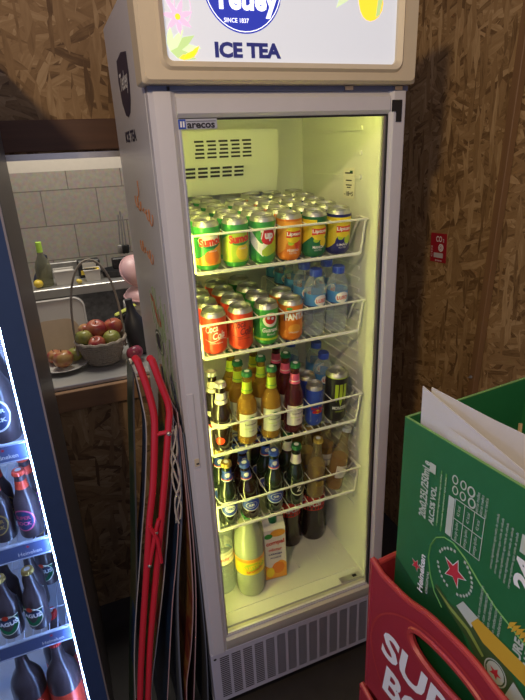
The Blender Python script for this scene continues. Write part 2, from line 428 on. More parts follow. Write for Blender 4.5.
b.box((GX0+.008, .010, GZ0+.006), (GX1-.01, .017, GZ0+.011), WIRE)
P('glazing_bead', b, door)
b = MB(FO); b.box((.006, .0365, DZ0+.01), (.594, .0395, DZ0+.035), DARK); b.box((.006, .0365, DZ1-.03), (.594, .0395, DZ1-.008), DARK)
b.box((.006, .0365, DZ0+.035), (.030, .0395, DZ1-.03), DARK); b.box((.570, .0365, DZ0+.035), (.594, .0395, DZ1-.03), DARK); P('door_gasket', b, door)
b = MB(FO); M = planemap((0, 0, 0), (1, 0, 0), (0, 0, 1))
b.box((.010, -.003, .945), (.026, .0, 1.15), DOORM, bev=.001); b.box((.012, -.0045, .95), (.024, -.003, .972), CREAM, bev=.0005); b.strip(M, .016, .023, .955, .960, BLACK, .0048, 1)
P('pull_strip', b, door)
b = MB(FO)   # hinge block, top right
b.box((.556, -.003, 1.752), (.580, .004, 1.776), BLACK); b.box((.566, -.003, 1.73), (.58, .004, 1.752), BLACK); P('hinge_cover', b, door)
b = MB(FO); M = planemap((0, .006, 0), (1, 0, 0), (0, 0, 1))
STK = pm('sticker_film', (.42, .44, .52), .4)
b.strip(M, .053, .134, 1.727, 1.746, STK, .0002, 1); b.strip(M, .0535, .0685, 1.7275, 1.7455, BLUE, .0006, 1)
b.strip(M, .057, .0605, 1.731, 1.742, INK, .001, 1); b.strip(M, .0625, .066, 1.731, 1.742, INK, .001, 1)
b.text(M, 'arecos', .100, 1.7335, .058, .010, INKB, .001, .03)
b.strip(M, .07, .132, 1.741, 1.742, INKB, .001, 1)
P('maker_sticker', b, door)
# plinth grille
b = MB(FO); GR = pm('grille_enamel', (.50, .50, .60), .4, noise=.03)
b.box((.0, .004, .07), (.6, .038, .2815), GR, bev=.002)
M = planemap((0, .004, 0), (1, 0, 0), (0, 0, 1))
for c_ in range(15):
    x = .026+c_*.0376
    for r_ in range(21):
        z = .0905+r_*.0083; b.strip(M, x, x+.029, z, z+.0046, BLACK, .0006, 1)
b.ell(M, .012, .262, .0045, .0045, BLACK, .0008)
P('ventilation_grille', b)
b = MB(FO); 
for x in (.05, .55):
    for y in (.08, .48):
        b = MB(FO); b.lathe([(.0, 0), (.018, 0), (.018, .012), (.008, .014), (.008, .03), (0, .03)], BLACK, 12, x, y); P('foot', b)
# canopy with lit sign
SGN = pm('backlit_sign_panel', (.62, .66, .72), .4, emit=(.78, .80, .86), es=.30)
def glow(n, c, s=.6): return pm('sign_'+n, c, .4, emit=c, es=s)
b = MB(FO)
ZB, ZT = 1.806, 2.085; PX0, PX1, PZ0, PZ1 = .037, .541, 1.843, 2.045
def rrect(x0, x1, z0, z1, r, n=5):
    pts = []
    for cx, cz, a0 in ((x1-r, z1-r, 0), (x0+r, z1-r, 90), (x0+r, z0+r, 180), (x1-r, z0+r, 270)):
        for i in range(n+1): a = R(a0+90*i/n); pts.append((cx+r*math.cos(a), cz+r*math.sin(a)))
    return pts
loops = [(rrect(-.014, .596, ZB, ZT, .006), .038), (rrect(-.014, .596, ZB, ZT, .006), -.022), (rrect(-.008, .590, ZB+.006, ZT-.006, .01), -.030),
         (rrect(PX0-.016, PX1+.016, PZ0-.016, PZ1+.016, .022), -.030), (rrect(PX0-.010, PX1+.010, PZ0-.010, PZ1+.010, .018), -.036), (rrect(PX0, PX1, PZ0, PZ1, .012), -.028), (rrect(PX0, PX1, PZ0, PZ1, .012), -.020)]
V = []; F = []; n = len(loops[0][0])
for pts, y in loops: V += [(x, y, z) for x, z in pts]
for i in range(len(loops)-1):
    for k in range(n): F.append((i*n+k, (i+1)*n+k, (i+1)*n+(k+1) % n, i*n+(k+1) % n))
b.add(V, F, CREAM, True); b.add([(x, .038, z) for x, z in loops[0][0]], [tuple(range(n))], CREAM)
can_f = P('canopy', b)
b = MB(FO); pts = rrect(PX0, PX1, PZ0, PZ1, .012)
b.prism(pts, 'y', -.021, -.012, SGN)
M = planemap((0, -.021, 0), (1, 0, 0), (0, 0, 1))
LB = glow('royal_blue', (.02, .035, .36), .5); LW = glow('white', (.8, .82, .88), .9); LY = glow('yellow', (.95, .5, .03), .8); LG = glow('green', (.45, .62, .25), .5); LP = glow('pink', (.72, .45, .62), .55); LD = glow('navy', (.02, .025, .16), .3); LL = glow('light_green', (.62, .75, .45), .5)
b.ell(M, .195, 1.972, .080, .080, LB, .0006, 28, 2)
b.ring(M, .195, 1.972, .0775, .0775, .0015, LW, .0009, 40)
b.text(M, 'Tetley', .199, 1.9445, .132, .052, LW, .0014, .035)
b.text(M, 'SINCE 1837', .178, 1.9135, .050, .0075, LW, .0014, .01)
b.text(M, 'ICE TEA', .200, 1.864, .138, .027, LD, .0014, .05)
# mango, upper right
pts = [(.470+ (.032+.010*math.cos(a))*math.cos(a)*.95, 1.968+(.043)*math.sin(a)-.012*math.cos(a)) for a in [2*PI*i/20 for i in range(20)]]
b.poly(M, [(u-.004, v) for u, v in pts], LY, .0006)
b.poly(M, [(.500, 1.998), (.505, 1.965), (.498, 1.935), (.488, 1.93), (.492, 1.96)], LG, .0009)
for (u, v, w, rt) in ((.415, 1.965, .03, .8), (.40, 2.0, .03, .3), (.515, 2.0, .025, 1.2), (.44, 2.01, .03, -.4)):
    b.poly(M, [(u-w*math.cos(rt), v-w*math.sin(rt)), (u+.006, v-.008), (u+w*math.cos(rt), v+w*math.sin(rt)), (u-.008, v+.007)], LL, .0006)
# flowers at the left edge
def leaf(u, v, l, rt, m, w=.22, off=.0007):
    c, s_ = math.cos(rt), math.sin(rt)
    q = [(0, 0), (.3*l, w*l), (.65*l, .8*w*l), (l, 0), (.65*l, -.8*w*l), (.3*l, -w*l)]
    b.poly(M, [(u+x*c-y*s_, v+x*s_+y*c) for x, y in q], m, off)
for k in range(7): leaf(.064, 1.915, .030, k*.9+.3, LP, .16, .0007+.0001*k)
b.ell(M, .064, 1.915, .005, .005, LY, .0016)
for k in range(5): leaf(.048, 1.955, .026, k*1.2, LP, .18, .0007+.0001*k)
for k, (rt, l) in enumerate(((.1, .06), (.5, .055), (.9, .045), (-.25, .05), (1.5, .04))): leaf(.045, 1.86, l, rt, LG if k % 2 else LL, .16, .0007+.0001*k)
for k in range(3): leaf(.06+.01*k, 1.848, .03, .2+k*.3, LY, .15, .0013)
b.ring(M, .075, 1.93, .016, .028, .0012, LP, .0012, 18)
P('sign_panel', b, can_f)
b = MB(FO); GAP = pm('hinge_rail', (.16, .18, .26), .4); b.box((.0, .006, 1.7955), (.6, .038, 1.8055), GAP)
b.lathe([(0, 1.797), (.003, 1.797), (.003, 1.804), (0, 1.804)], BLACK, 8, .04, .006)
for x in (.43, .56): b.box((x, -.001, 1.7965), (x+.02, .006, 1.8045), ALU)
P('hinge_rail', b)
# decals of the left side
DCO = pm('side_decal_navy', (.02, .02, .06), .5); ORI = pm('decal_orange', (.52, .24, .12), .5); GRI = pm('decal_green', (.20, .27, .16), .6)
b = MB(FO); M = lambda u, v, off: Vector((-off, u, v))
def Ms(u, v, off): return Vector((-off, -u, v))       # u grows towards the door
sh = [(.199, 1.895), (.275, 1.905), (.353, 1.898), (.364, 1.853), (.345, 1.805), (.310, 1.775), (.272, 1.768), (.238, 1.776), (.214, 1.80), (.196, 1.85)]
b.poly(M, sh, DCO, .0006)
b.text(Ms, 'Tetley', -.279, 1.842, .12, .05, INK, .001, .02); P('side_emblem', b); b = MB(FO); b.text(Ms, 'ICE TEA', -.278, 1.727, .165, .026, DCO, .001, .04); P('side_lettering', b); b = MB(FO)
def scrib(u0, u1, z, h, k, m, sl=-.1):
    pts = []; n = 60
    for i in range(n+1):
        t = i/n; pts.append((-.0012, u0+(u1-u0)*t+.012*math.sin(t*k*2*PI), z+sl*(u0-(u0+(u1-u0)*t))*-1+h*math.cos(t*k*2*PI)*(.6+.4*math.sin(t*9))))
    b.tube(pts, .0014, m, 4)
scrib(.325, .11, 1.575, .017, 6, ORI, .15); scrib(.33, .17, 1.46, .016, 5, ORI, .1)
b.tube([(-.0012, .262, 1.625), (-.0012, .258, 1.60), (-.0012, .27, 1.585)], .0014, ORI, 4)
P('side_script', b); b = MB(FO)
b.poly(M, [(.283, 1.336), (.235, 1.332), (.154, 1.272), (.205, 1.262)], pm('decal_red', (.62, .07, .04), .5), .0007)
b.ell(M, .225, 1.21, .055, .035, DCO, .0008); b.ring(M, .225, 1.21, .048, .029, .004, INK, .0012)
for i in range(46):
    y = random.uniform(.05, .20)+random.uniform(0, .1)*(i % 3); z = random.uniform(.98, 1.30)
    b.tube([(-.001, y, z), (-.0012, y+random.uniform(-.02, .02), z+random.uniform(.05, .10))], .0011, GRI, 3)
for i in range(10):
    y = random.uniform(.2, .33); z = random.uniform(1.02, 1.14); b.poly(M, [(y, z), (y-.03, z+.01), (y-.04, z-.04), (y-.01, z-.05)], (ORI, DCO, GRI, LY)[i % 4], .0007+i*.00005)
P('side_decal', b)
# interior lamp tube behind the left door bar and canopy light strip
TUBE = pm('fridge_lamp_tube', (.9, .9, .7), .4, emit=(1., .98, .22), es=17)
b = MB(FO); b.tube([(.0505, .052, .40), (.0505, .052, 1.70)], .0055, TUBE, 10)
for z in (.385, 1.70): b.box((.043, .044, z), (.058, .060, z+.02), WIRE)
P('lamp_tube', b)
TUBE2 = pm('fridge_header_tube', (.9, .9, .7), .4, emit=(1., .98, .22), es=8.5)
b = MB(FO); b.tube([(.08, .052, 1.762), (.53, .052, 1.762)], .006, TUBE2, 10)
b.box((.06, .046, 1.756), (.079, .059, 1.7695), WIRE); b.box((.531, .046, 1.756), (.55, .059, 1.7695), WIRE)
P('lamp_tube', b)

# shelves (tilted 6 degrees, front low)
TILT = R(6); SY = .0896; SX0, SX1 = .080, .545
SF = {1: 1.413, 2: 1.194, 3: .906, 4: .650}
LANE = [.124, .198, .271, .343, .414, .486]
def tiltM(zf): return Matrix.Translation((0, SY, zf)) @ Matrix.Rotation(TILT, 4, 'X')
for k, zf in SF.items():
    b = MB(FO); b.M = tiltM(zf); H = .0915; D = .345; w = .0030
    b.tube([(SX0, 0, H-.006), (SX0+.001, 0, H), (SX1-.001, 0, H), (SX1, 0, H-.006)], w, WIRE, 8)
    b.tube([(SX0+.003, 0, .006), (SX0+.008, 0, 0), (SX1-.014, 0, 0), (SX1-.008, 0, .006)], .0046, WIRE, 8)
    b.tube([(SX0, 0, H), (SX0+.003, 0, .004)], w, WIRE, 8); b.tube([(SX1-.001, 0, H), (SX1-.008, 0, .004)], w, WIRE, 8)
    for x in (SX0, SX1): b.tube([(x, 0, H), (x, .03, H+.002), (x, .05, .06), (x, .07, .01), (x, D, 0)], w, WIRE, 6)
    b.tube([(SX1+.006, .0, H), (SX1+.006, .055, H-.004)], w, WIRE, 6); b.tube([(SX1, 0, H), (SX1+.007, .0, H)], w, WIRE, 6)
    b.tube([(SX0, D, 0), (SX1, D, 0)], w, WIRE, 6)
    b.tube([(SX0, D*.5, -.003), (SX1, D*.5, -.003)], w, WIRE, 6)
    n = 22
    for i in range(1, n): x = SX0+(SX1-SX0)*i/n; b.tube([(x, -.002, -.001), (x, D, -.001)], .0015, WIRE, 5)
    sh_o = P('wire_shelf', b)
    for i in range(5):
        x = (LANE[i]+LANE[i+1])/2; b = MB(FO); b.M = tiltM(zf); hh = H
        b.tube([(x, 0, hh), (x, .02, hh-.001), (x, D-.03, .085), (x, D-.01, .075), (x, D, .0)], .0013, WIRE, 6)
        P('lane_divider', b, sh_o)

# ------------------------------------------------------------------ drinks
def on_shelf(k, lane_x, y, extra=0.):
    """point on the tilted shelf plane, y measured along the world's depth"""
    d = (y-SY)/math.cos(TILT); off = .0015+extra
    return (lane_x, SY+d*math.cos(TILT)-off*math.sin(TILT), SF[k]+d*math.sin(TILT)+off*math.cos(TILT))
ROT = (TILT, 0, 0)

def can(name, loc, rot, h, r, bodym, art, label, cat='can', group=None, seg=None, top=LID):
    t = thing(name, loc, rot, label, cat, group)
    b = MB(); pr = [(0, .003), (r*.72, .003), (r*.78, 0), (r*.97, .009), (r, .014), (r, h-.017), (r*.985, h-.013)]
    b.lathe(pr, bodym, 32); art(b, cylmap(r)); b.build('can_body', t)
    b = MB(); b.lathe([(r*.985, h-.013), (r*.86, h-.004), (r*.845, h-.0035), (r*.86, h-.001), (r*.84, h), (r*.80, h-.001), (r*.78, h-.006), (r*.72, h-.0055), (0, h-.005)], top, 32); b.build('lid', t)
    b = MB(); z = h-.0042
    b.tube([(.004*math.cos(a)*1.5, -.006+.010*math.sin(a), z) for a in [2*PI*i/14 for i in range(14)]], .0012, LID, 5, closed=True)
    b.lathe([(0, z-.001), (.004, z-.001), (.004, z+.0008), (0, z+.0008)], LID, 10, 0, .001)
    b.build('pull_tab', t)
    return t

def a_sumol(kind):
    def art(b, M):
        base = ORANGE2 if kind == 'o' else LIME
        b.strip(M, -.05, .05, .014, lambda u: .030+.55*(u+.03) if u > -.03 else .030, base, .0004, 20) if kind == 'o' else b.strip(M, -.05, .05, .014, lambda u: .085-8*u*u, LIME, .0004, 20)
        if kind == 'o': b.ell(M, .006, .034, .020, .017, ORANGE, .0007)
        else: b.ell(M, .010, .038, .018, .020, YELLOW, .0007)
        b.ell(M, .004, .070, .029, .015, GREEN2 if kind == 'o' else GREEN, .0009); 
        b.ell(M, .002, .074, .030, .013, CREAML if kind == 'o' else LIME, .0011); b.text(M, 'Sumol', .0015, .0720, .053, .021, SUMR, .0018, .06, .10)
        b.text(M, 'LARANJA' if kind == 'o' else 'ANANÁS', .008, .048, .020, .005, INK, .0012)
    return art
def a_7up(b, M):
    b.strip(M, -.05, .05, lambda u: .020+.9*abs(u+.01), lambda u: .050+1.1*abs(u+.012), INK, .0004, 20)
    b.strip(M, -.012, .05, lambda u: .020+.3*abs(u), lambda u: .035+.9*(u+.012), LIME, .0006, 16)
    b.ell(M, .004, .070, .019, .021, RED, .0009); b.text(M, 'up', .006, .068, .022, .020, INK, .0013, .05); b.text(M, '7', -.011, .074, .008, .022, INK, .0014, .03)
def a_lipton(kind):
    def art(b, M):
        lo = {'p': ORANGE, 'm': GREEN2, 'l': NAVY}[kind]
        b.strip(M, -.05, .05, lambda u: .03+.25*math.cos((u-.004)*60)*.06, .100, {'p': ORANGE2, 'm': GREEN2, 'l': YELLOW}[kind], .0003, 20)
        if kind != 'p': b.strip(M, -.05, -.006, lambda u: .03+(u+.05)*.8, .098, YELLOW, .0005, 10)
        b.ell(M, .002, .034, .022, .021, lo, .0006); b.ell(M, .014, .040, .010, .012, {'p': RED2, 'm': YELLOW, 'l': LIME}[kind], .0008); b.ell(M, -.006, .046, .008, .006, LIME, .0009)
        b.ell(M, .002, .068, .023, .022, YELLOW, .0010, 20); b.strip(M, -.018, .022, lambda u: .061-.5*abs(u-.002)*.2, lambda u: .075+.1*abs(u-.002), RED2, .0013, 8)
        b.text(M, 'Lipton', .002, .0680, .037, .012, INK, .0016, .03)
        b.text(M, {'p': 'PÊSSEGO', 'm': 'MANGA', 'l': 'LIMÃO'}[kind], .000, .028, .030, .0075, INK, .0012, .02); b.text(M, 'ICE TEA', .0, .020, .020, .004, INK, .0012)
        if kind == 'l': b.strip(M, -.10, .10, .098, .104, NAVY, .0007, 30)
    return art
def a_coke(ink):
    def art(b, M):
        b.text(M, 'Coca', -.012, .074, .034, .019, ink, .0008, .02, .25, .3); b.text(M, 'Cola', .007, .056, .034, .019, ink, .0008, .02, .15, .3)
        b.strip(M, -.03, .03, lambda u: .041+.004*math.sin(u*120), lambda u: .0425+.004*math.sin(u*120), ink, .0006, 16); b.text(M, 'SABOR ORIGINAL', 0, .034, .034, .0035, ink, .0008)
    return art
def a_guarana(b, M):
    b.ell(M, .002, .074, .021, .020, CREAML, .0006); b.ell(M, .002, .077, .015, .015, RED, .0009); b.ell(M, -.004, .080, .004, .004, INK, .0012); b.ell(M, .007, .078, .004, .004, INK, .0012)
    b.text(M, 'Guaraná', .002, .046, .044, .013, INK, .0009, .02, 0, .15); b.text(M, 'Brasil', .004, .033, .022, .006, INK, .0009)
    b.strip(M, -.1, .1, .016, .022, LIME, .0005, 30)
def a_fanta(b, M):
    b.poly(M, [(-.03, .058), (.032, .064), (.032, .088), (-.028, .080)], NAVY, .0016); b.text(M, 'FANTA', .001, .073, .054, .019, INK, .0024, .05, .08)
    b.ell(M, .0, .036, .018, .014, ORANGE2, .0006); b.ell(M, -.015, .094, .008, .004, GREEN, .0009)
    b.text(M, 'LARANJA', -.002, .026, .028, .006, INK, .0010)
def a_redbull(b, M):
    b.poly(M, [(-.022, .018), (.0, .018), (.018, .062), (.0, .062)], SILVER, .0010); b.poly(M, [(.002, .066), (.020, .066), (.030, .118), (.014, .118)], SILVER, .0012)
    b.text(M, 'Red Bull', .0, .064, .036, .010, RED, .0020, .03); b.ell(M, -.007, .052, .008, .005, RED, .0016); b.ell(M, .008, .052, .008, .005, RED, .0016); b.ell(M, 0, .053, .007, .007, YELLOW, .0013)
def a_monster(b, M):
    for k, u in enumerate((-.013, .0, .013)):
        b.strip(M, u-.0048, u+.0048, lambda q, k=k, u=u: .072+.012*abs(q-u)/.0048*(1+.4*(k == 1))-.014*(k == 1), .132, LIME, .0008, 6)
    b.text(M, 'MONSTER', 0, .052, .046, .011, INK, .0008, .02); b.text(M, 'ENERGY', 0, .040, .026, .005, LIME, .0008); b.strip(M, -.11, .11, .150, .153, LIME, .0006, 30)

ORD = ['front', 'second', 'third', 'fourth', 'fifth']
LN = ['leftmost', 'second', 'third', 'fourth', 'fifth', 'rightmost']
SN = {1: 'top', 2: 'second', 3: 'third', 4: 'lowest'}
CORD = lambda i: 'front one' if i == 0 else '%s from front' % ORD[i]
def lane(shelf, ln, n, name, maker, desc, pitch=.0685, y0=.128, jitter=.0015, group=None):
    first = None
    for i in range(n):
        y = y0+i*pitch; x = LANE[ln]+random.uniform(-jitter, jitter); loc = on_shelf(shelf, x, y)
        rot = (TILT, 0, R(random.uniform(-9, 9)) if i else R(-4))
        lab = '%s, %s, %s lane, %s shelf' % (desc, CORD(i), LN[ln], SN[shelf])
        g = group or '%s in the %s shelf lane' % (desc.split(',')[0]+'s', SN[shelf])
        if first is None: first = maker(loc, rot, lab, g)
        else: dup(first, loc, rot, lab, g)
def mk(name, h, r, body, art, top=LID):
    return lambda loc, rot, lab, g: can(name, loc, rot, h, r, body, art, lab, 'can', g, top=top)
LIDG = LID
lane(1, 0, 5, 'soda_can', mk('soda_can', .118, .033, GREEN, a_sumol('o')), 'green and orange soda can')
lane(1, 1, 5, 'soda_can', mk('soda_can', .118, .033, GREEN, a_sumol('p')), 'green and lime yellow soda can')
lane(1, 2, 4, 'soda_can', mk('soda_can', .118, .033, GREEN, a_7up), 'green soda can with red spot')
lane(1, 3, 5, 'iced_tea_can', mk('iced_tea_can', .118, .033, ORANGE, a_lipton('p')), 'orange iced tea can')
lane(1, 4, 5, 'iced_tea_can', mk('iced_tea_can', .118, .033, GREEN2, a_lipton('m')), 'dark green iced tea can')
lane(1, 5, 5, 'iced_tea_can', mk('iced_tea_can', .118, .033, NAVY, a_lipton('l')), 'blue and yellow iced tea can')
lane(2, 0, 4, 'cola_can', mk('cola_can', .115, .033, RED2, a_coke(INK)), 'red cola can with white script')
lane(2, 1, 4, 'cola_can', mk('cola_can', .115, .033, RED2, a_coke(MAROON)), 'red cola can with dark script')
lane(2, 2, 4, 'soda_can', mk('soda_can', .115, .033, GREEN, a_guarana), 'green soda can with a red fruit disc')
lane(2, 3, 2, 'orange_soda_can', mk('orange_soda_can', .115, .033, ORANGE, a_fanta), 'orange soda can with blue banner')
lane(3, 4, 3, 'energy_drink_can', mk('energy_drink_can', .135, .0265, BLUE, a_redbull), 'slim blue energy drink can', pitch=.060, y0=.130)
lane(3, 5, 1, 'energy_drink_can', mk('energy_drink_can', .165, .033, BLACK, a_monster), 'tall black can with green claw marks', y0=.130)

# bottles
def beer_profile(h, r, nr, sh=.52):
    return [(0, .002), (r*.80, .002), (r*.93, 0), (r, .006), (r, h*sh), (r*.93, h*(sh+.05)), (r*.72, h*(sh+.11)), (nr*1.35, h*(sh+.18)), (nr*1.12, h*(sh+.26)), (nr, h*.90), (nr*1.08, h*.915), (nr*1.08, h*.935), (nr*.95, h*.94), (nr*.95, h*.975), (0, h*.975)]
def bottle(name, loc, rot, h, r, nr, glass, capm, label, cat='bottle', group=None, body_art=None, body_lab=None, neck=None, sh=.52, cap='crown', prof=None, liquid=None):
    t = thing(name, loc, rot, label, cat, group)
    pr = prof or beer_profile(h, r, nr, sh)
    b = MB(); b.lathe(pr, glass, 28); b.build('glass_body' if cap == 'crown' else 'bottle_body', t)
    M = revmap(pr, r)
    if liquid:
        b = MB(); lp = [(max(0, q[0]-.002), q[1]+.002) for q in pr if q[1] < liquid[1]*h]; lp.append((0, lp[-1][1])); b.lathe(lp, liquid[0], 24); b.build('drink', t)
    b = MB()
    if cap == 'crown':
        z = h*.945; b.lathe([(nr*1.05, z), (nr*1.28, z), (nr*1.22, z+.003), (nr*1.12, h-.0005), (nr*.9, h), (0, h+.0003)], capm, 42, scallop=.035, teeth=21)
        b.ell(lambda u, v, off: (u, v, h+.0005), 0, 0, nr*.6, nr*.6, INK if capm is not INK else RED, 0)
    else:
        z = h*.975-.012; b.lathe([(nr*1.1, z-.002), (nr*1.3, z-.002), (nr*1.3, h-.002), (nr*1.2, h), (0, h)], capm, 36, scallop=.03, teeth=18)
    b.build('crown_cap' if cap == 'crown' else 'screw_cap', t)
    if body_art:
        b = MB()
        if body_lab:
            z0, z1, w, m = body_lab; b.strip(M, -w*r, w*r, z0*h, z1*h, m, .0005, 20, 3)
        body_art(b, M, h, r); b.build('body_label', t)
    if neck:
        z0, z1, m = neck[:3]; b = MB(); b.strip(M, -PI*r, PI*r, z0*h, z1*h, m, .0006, 28, 5)
        if len(neck) > 3: neck[3](b, M, h, r)
        b.build('neck_label', t)
    return t
AMB = clearm('amber_cider_glass', (.95, .78, .35), (.5, .34, .07), .25)
ROSE = clearm('rose_cider_glass', (.45, .14, .12), (.12, .025, .03), .55)
DKG = pm('dark_brown_glass', (.018, .012, .008), .07, spec=.8, coat=.3); DKG2 = pm('dark_green_glass', (.012, .025, .014), .07, spec=.8, coat=.3)
CLR = clearm('flint_glass', (.9, .88, .75), (.5, .42, .22), .18); GOLDL = clearm('pale_beer_glass', (.82, .60, .24), (.38, .24, .06), .35)
PET = clearm('water_bottle_plastic', (.93, .97, .98), (.75, .82, .85), .10, .1)
PETB = clearm('water_fill', (.88, .95, 1.), (.4, .55, .62), .10, .1)
CLOUD = pm('cloudy_lemonade', (.36, .41, .27), .25, noise=.05, coat=.4); COLA = pm('cola_fill', (.016, .008, .006), .1, coat=.5)
# cider lanes, third shelf
def a_cider(txt):
    def f(b, M, h, r):
        b.text(M, txt, .000, h*.30, r*1.35, .0085, INKB, .0009, .01); b.ell(M, 0, h*.385, .008, .006, GREEN if txt else GREEN, .0009); b.strip(M, -r*.8, r*.8, h*.24, h*.247, LIME, .0009, 8); b.text(M, 'CIDER', 0, h*.20, .014, .004, INKB, .0009)
    return f
def neck_ring(m): return lambda b, M, h, r: b.strip(M, -PI*r, PI*r, h*.755, h*.765, m, .0009, 28)
def a_darkcan(b, M, h, r):
    b.poly(M, [(-r*1.0, h*.16), (r*.9, h*.30), (r*.9, h*.38), (-r*1.0, h*.26)], CREAML, .0010)
    for k in range(3): b.poly(M, [(r*(.0+.3*k), h*.26), (r*(.12+.3*k), h*.27), (r*(.42+.3*k), h*.39), (r*(.30+.3*k), h*.38)], INKB, .0016)
    b.ell(M, -r*.55, h*.17, r*.45, h*.06, SUMR, .0013)
def bot_lane(shelf, ln, n, maker, desc, y0=.126, pitch=.066, dx=0., lean=None):
    first = None
    for i in range(n):
        loc = on_shelf(shelf, LANE[ln]+dx*(i > 0)+random.uniform(-.001, .001), y0+i*pitch, .0005)
        rot = (TILT, (lean[i] if lean else 0), R(random.uniform(-8, 8)))
        lab = '%s, %s, %s lane, %s shelf' % (desc, CORD(i), LN[ln], SN[shelf])
        g = '%ss on the %s shelf' % (desc, SN[shelf])
        if first is None: first = maker(loc, rot, lab, g)
        else: dup(first, loc, rot, lab, g)
bot_lane(3, 0, 2, lambda l, ro, la, g: bottle('dark_bottle', l, ro, .205, .029, .0125, DKG, SILVER, la, 'bottle', g, a_darkcan, (.36, .44, 2.6, CREAML), (.70, .86, CREAML, neck_ring(INKB))), 'black bottle with striped cream label')
for ln in (1, 2):
    bot_lane(3, ln, 3, lambda l, ro, la, g: bottle('cider_bottle', l, ro, .222, .0285, .0118, AMB, GREEN2, la, 'bottle', g, a_cider('Somersby'), (.12, .45, 1.25, PALE), (.72, .87, LIME, neck_ring(GREEN)), liquid=(clearm('cider_drink', (.95, .72, .25), (.62, .42, .08), .45), .66)), 'golden cider bottle with lime green neck')
bot_lane(3, 3, 3, lambda l, ro, la, g: bottle('berry_cider_bottle', l, ro, .218, .0275, .0118, ROSE, GREEN2, la, 'bottle', g, a_cider('Somersby'), (.12, .42, 1.25, CREAML), (.72, .86, PINK, neck_ring(INK)), liquid=(pm('berry_drink', (.10, .02, .02), .15), .66)), 'dark rose cider bottle with pink neck')
# water bottles
def water_prof(h, r, nr):
    pr = [(0, .004), (r*.6, .001), (r*.92, 0), (r, .006)]
    for i in range(6): z = .014+i*(h*.38-.014)/6; pr += [(r, z), (r*.955, z+.004), (r, z+.008)]
    return pr+[(r, h*.42), (r*.97, h*.43), (r*.97, h*.66), (r, h*.67), (r*.94, h*.74), (r*.76, h*.82), (nr*1.25, h*.88), (nr, h*.91), (nr, h*.97), (0, h*.97)]
def a_luso(b, M, h, r):
    b.ell(M, .003, h*.56, r*.68, h*.085, INK, .0009, 14); b.text(M, 'LUSO', .003, h*.555, r*1.05, .011, SUMR, .0013, .03); b.strip(M, -r*2.5, r*2.5, h*.46, h*.475, NAVY, .0008, 24)
def mk_water(l, ro, la, g): return bottle('water_bottle', l, ro, .184, .0300, .0125, PET, BLUE, la, 'bottle', g, a_luso, (.46, .65, 2.9, SKY), cap='screw', prof=water_prof(.184, .030, .0125))
bot_lane(2, 4, 5, mk_water, 'small clear water bottle with sky blue label', y0=.130)
bot_lane(2, 5, 3, mk_water, 'small clear water bottle with sky blue label', y0=.130)
w = mk_water(on_shelf(3, .482, .212), (TILT, 0, 0), 'blue-capped water bottle directly behind the tall black can on the third shelf', 'water bottles on the third shelf')
dup(w, on_shelf(3, .490, .284), (TILT, 0, .3), 'blue-capped water bottle in the back corner of the third shelf, behind another water bottle', 'water bottles on the third shelf')
dup(w, on_shelf(3, .420, .325), (TILT, 0, .3), 'blue-capped water bottle at the back of the third shelf, behind the slim blue cans', 'water bottles on the third shelf')
# beers, lowest shelf
def a_blue(b, M, h, r):
    b.ell(M, 0, h*.30, r*1.0, h*.135, INK, .0009, 18); b.ell(M, 0, h*.30, r*.88, h*.115, BLUE, .0012, 18); b.ell(M, 0, h*.30, r*.5, h*.06, INK, .0015, 12); b.text(M, 'ZERO', 0, h*.30, r*.75, .009, BLUE, .0018, .03)
def a_blueband(b, M, h, r):
    b.ell(M, 0, h*.28, r*1.15, h*.12, INK, .0009, 18); b.ell(M, 0, h*.28, r*1.02, h*.105, BLUE, .0012, 18); b.ring(M, 0, h*.28, r*.6, h*.06, .0015, INK, .0016); b.text(M, 'SB', 0, h*.28, r*.6, .009, INK, .0016, .03)
def nb(b, M, h, r): b.ell(M, 0, h*.82, r*.55, h*.035, INK, .0010, 10); b.strip(M, -PI*r, PI*r, h*.725, h*.745, INK, .0010, 28); b.strip(M, -PI*r, PI*r, h*.738, h*.752, SUMR, .0013, 28)
bot_lane(4, 0, 3, lambda l, ro, la, g: bottle('beer_bottle', l, ro, .215, .0295, .0125, DKG2, GOLD, la, 'bottle', g, a_blue, (.36, .40, 2.0, INK), (.72, .88, BLUE, nb)), 'dark beer bottle with blue neck, gold cap')
bot_lane(4, 1, 3, lambda l, ro, la, g: bottle('beer_bottle', l, ro, .195, .0290, .0125, DKG, BLUE, la, 'bottle', g, a_blueband, None, (.73, .88, BLUE, nb)), 'short dark beer bottle with round blue badge', lean=[R(-5), R(-1), 0])
bot_lane(4, 2, 3, lambda l, ro, la, g: bottle('beer_bottle', l, ro, .212, .0285, .0125, DKG2, BLUE, la, 'bottle', g, a_blueband, None, (.72, .88, BLUE, nb)), 'dark beer bottle with blue cap and blue badge')
def a_blk(b, M, h, r): b.ring(M, 0, h*.30, r*.95, h*.12, .003, CREAML, .0010); b.text(M, 'Z', 0, h*.30, .014, .02, CREAML, .0012, .04)
bot_lane(4, 3, 2, lambda l, ro, la, g: bottle('beer_bottle', l, ro, .212, .0280, .0125, DKG2, GREEN2, la, 'bottle', g, a_blk, None, (.71, .86, CREAML)), 'near-black beer bottle with white neck collar')
def a_cor(b, M, h, r): b.text(M, 'Corona', 0, h*.36, r*1.4, .011, NAVY, .0008, .03); b.ell(M, 0, h*.27, r*.5, h*.05, GOLD, .0008, 12)
bot_lane(4, 4, 4, lambda l, ro, la, g: bottle('pale_beer_bottle', l, ro, .214, .0280, .0122, CLR, GOLD, la, 'bottle', g, a_cor, None, None, liquid=(clearm('pale_beer', (.9, .66, .22), (.5, .33, .07), .45), .60)), 'clear beer bottle with gold cap')
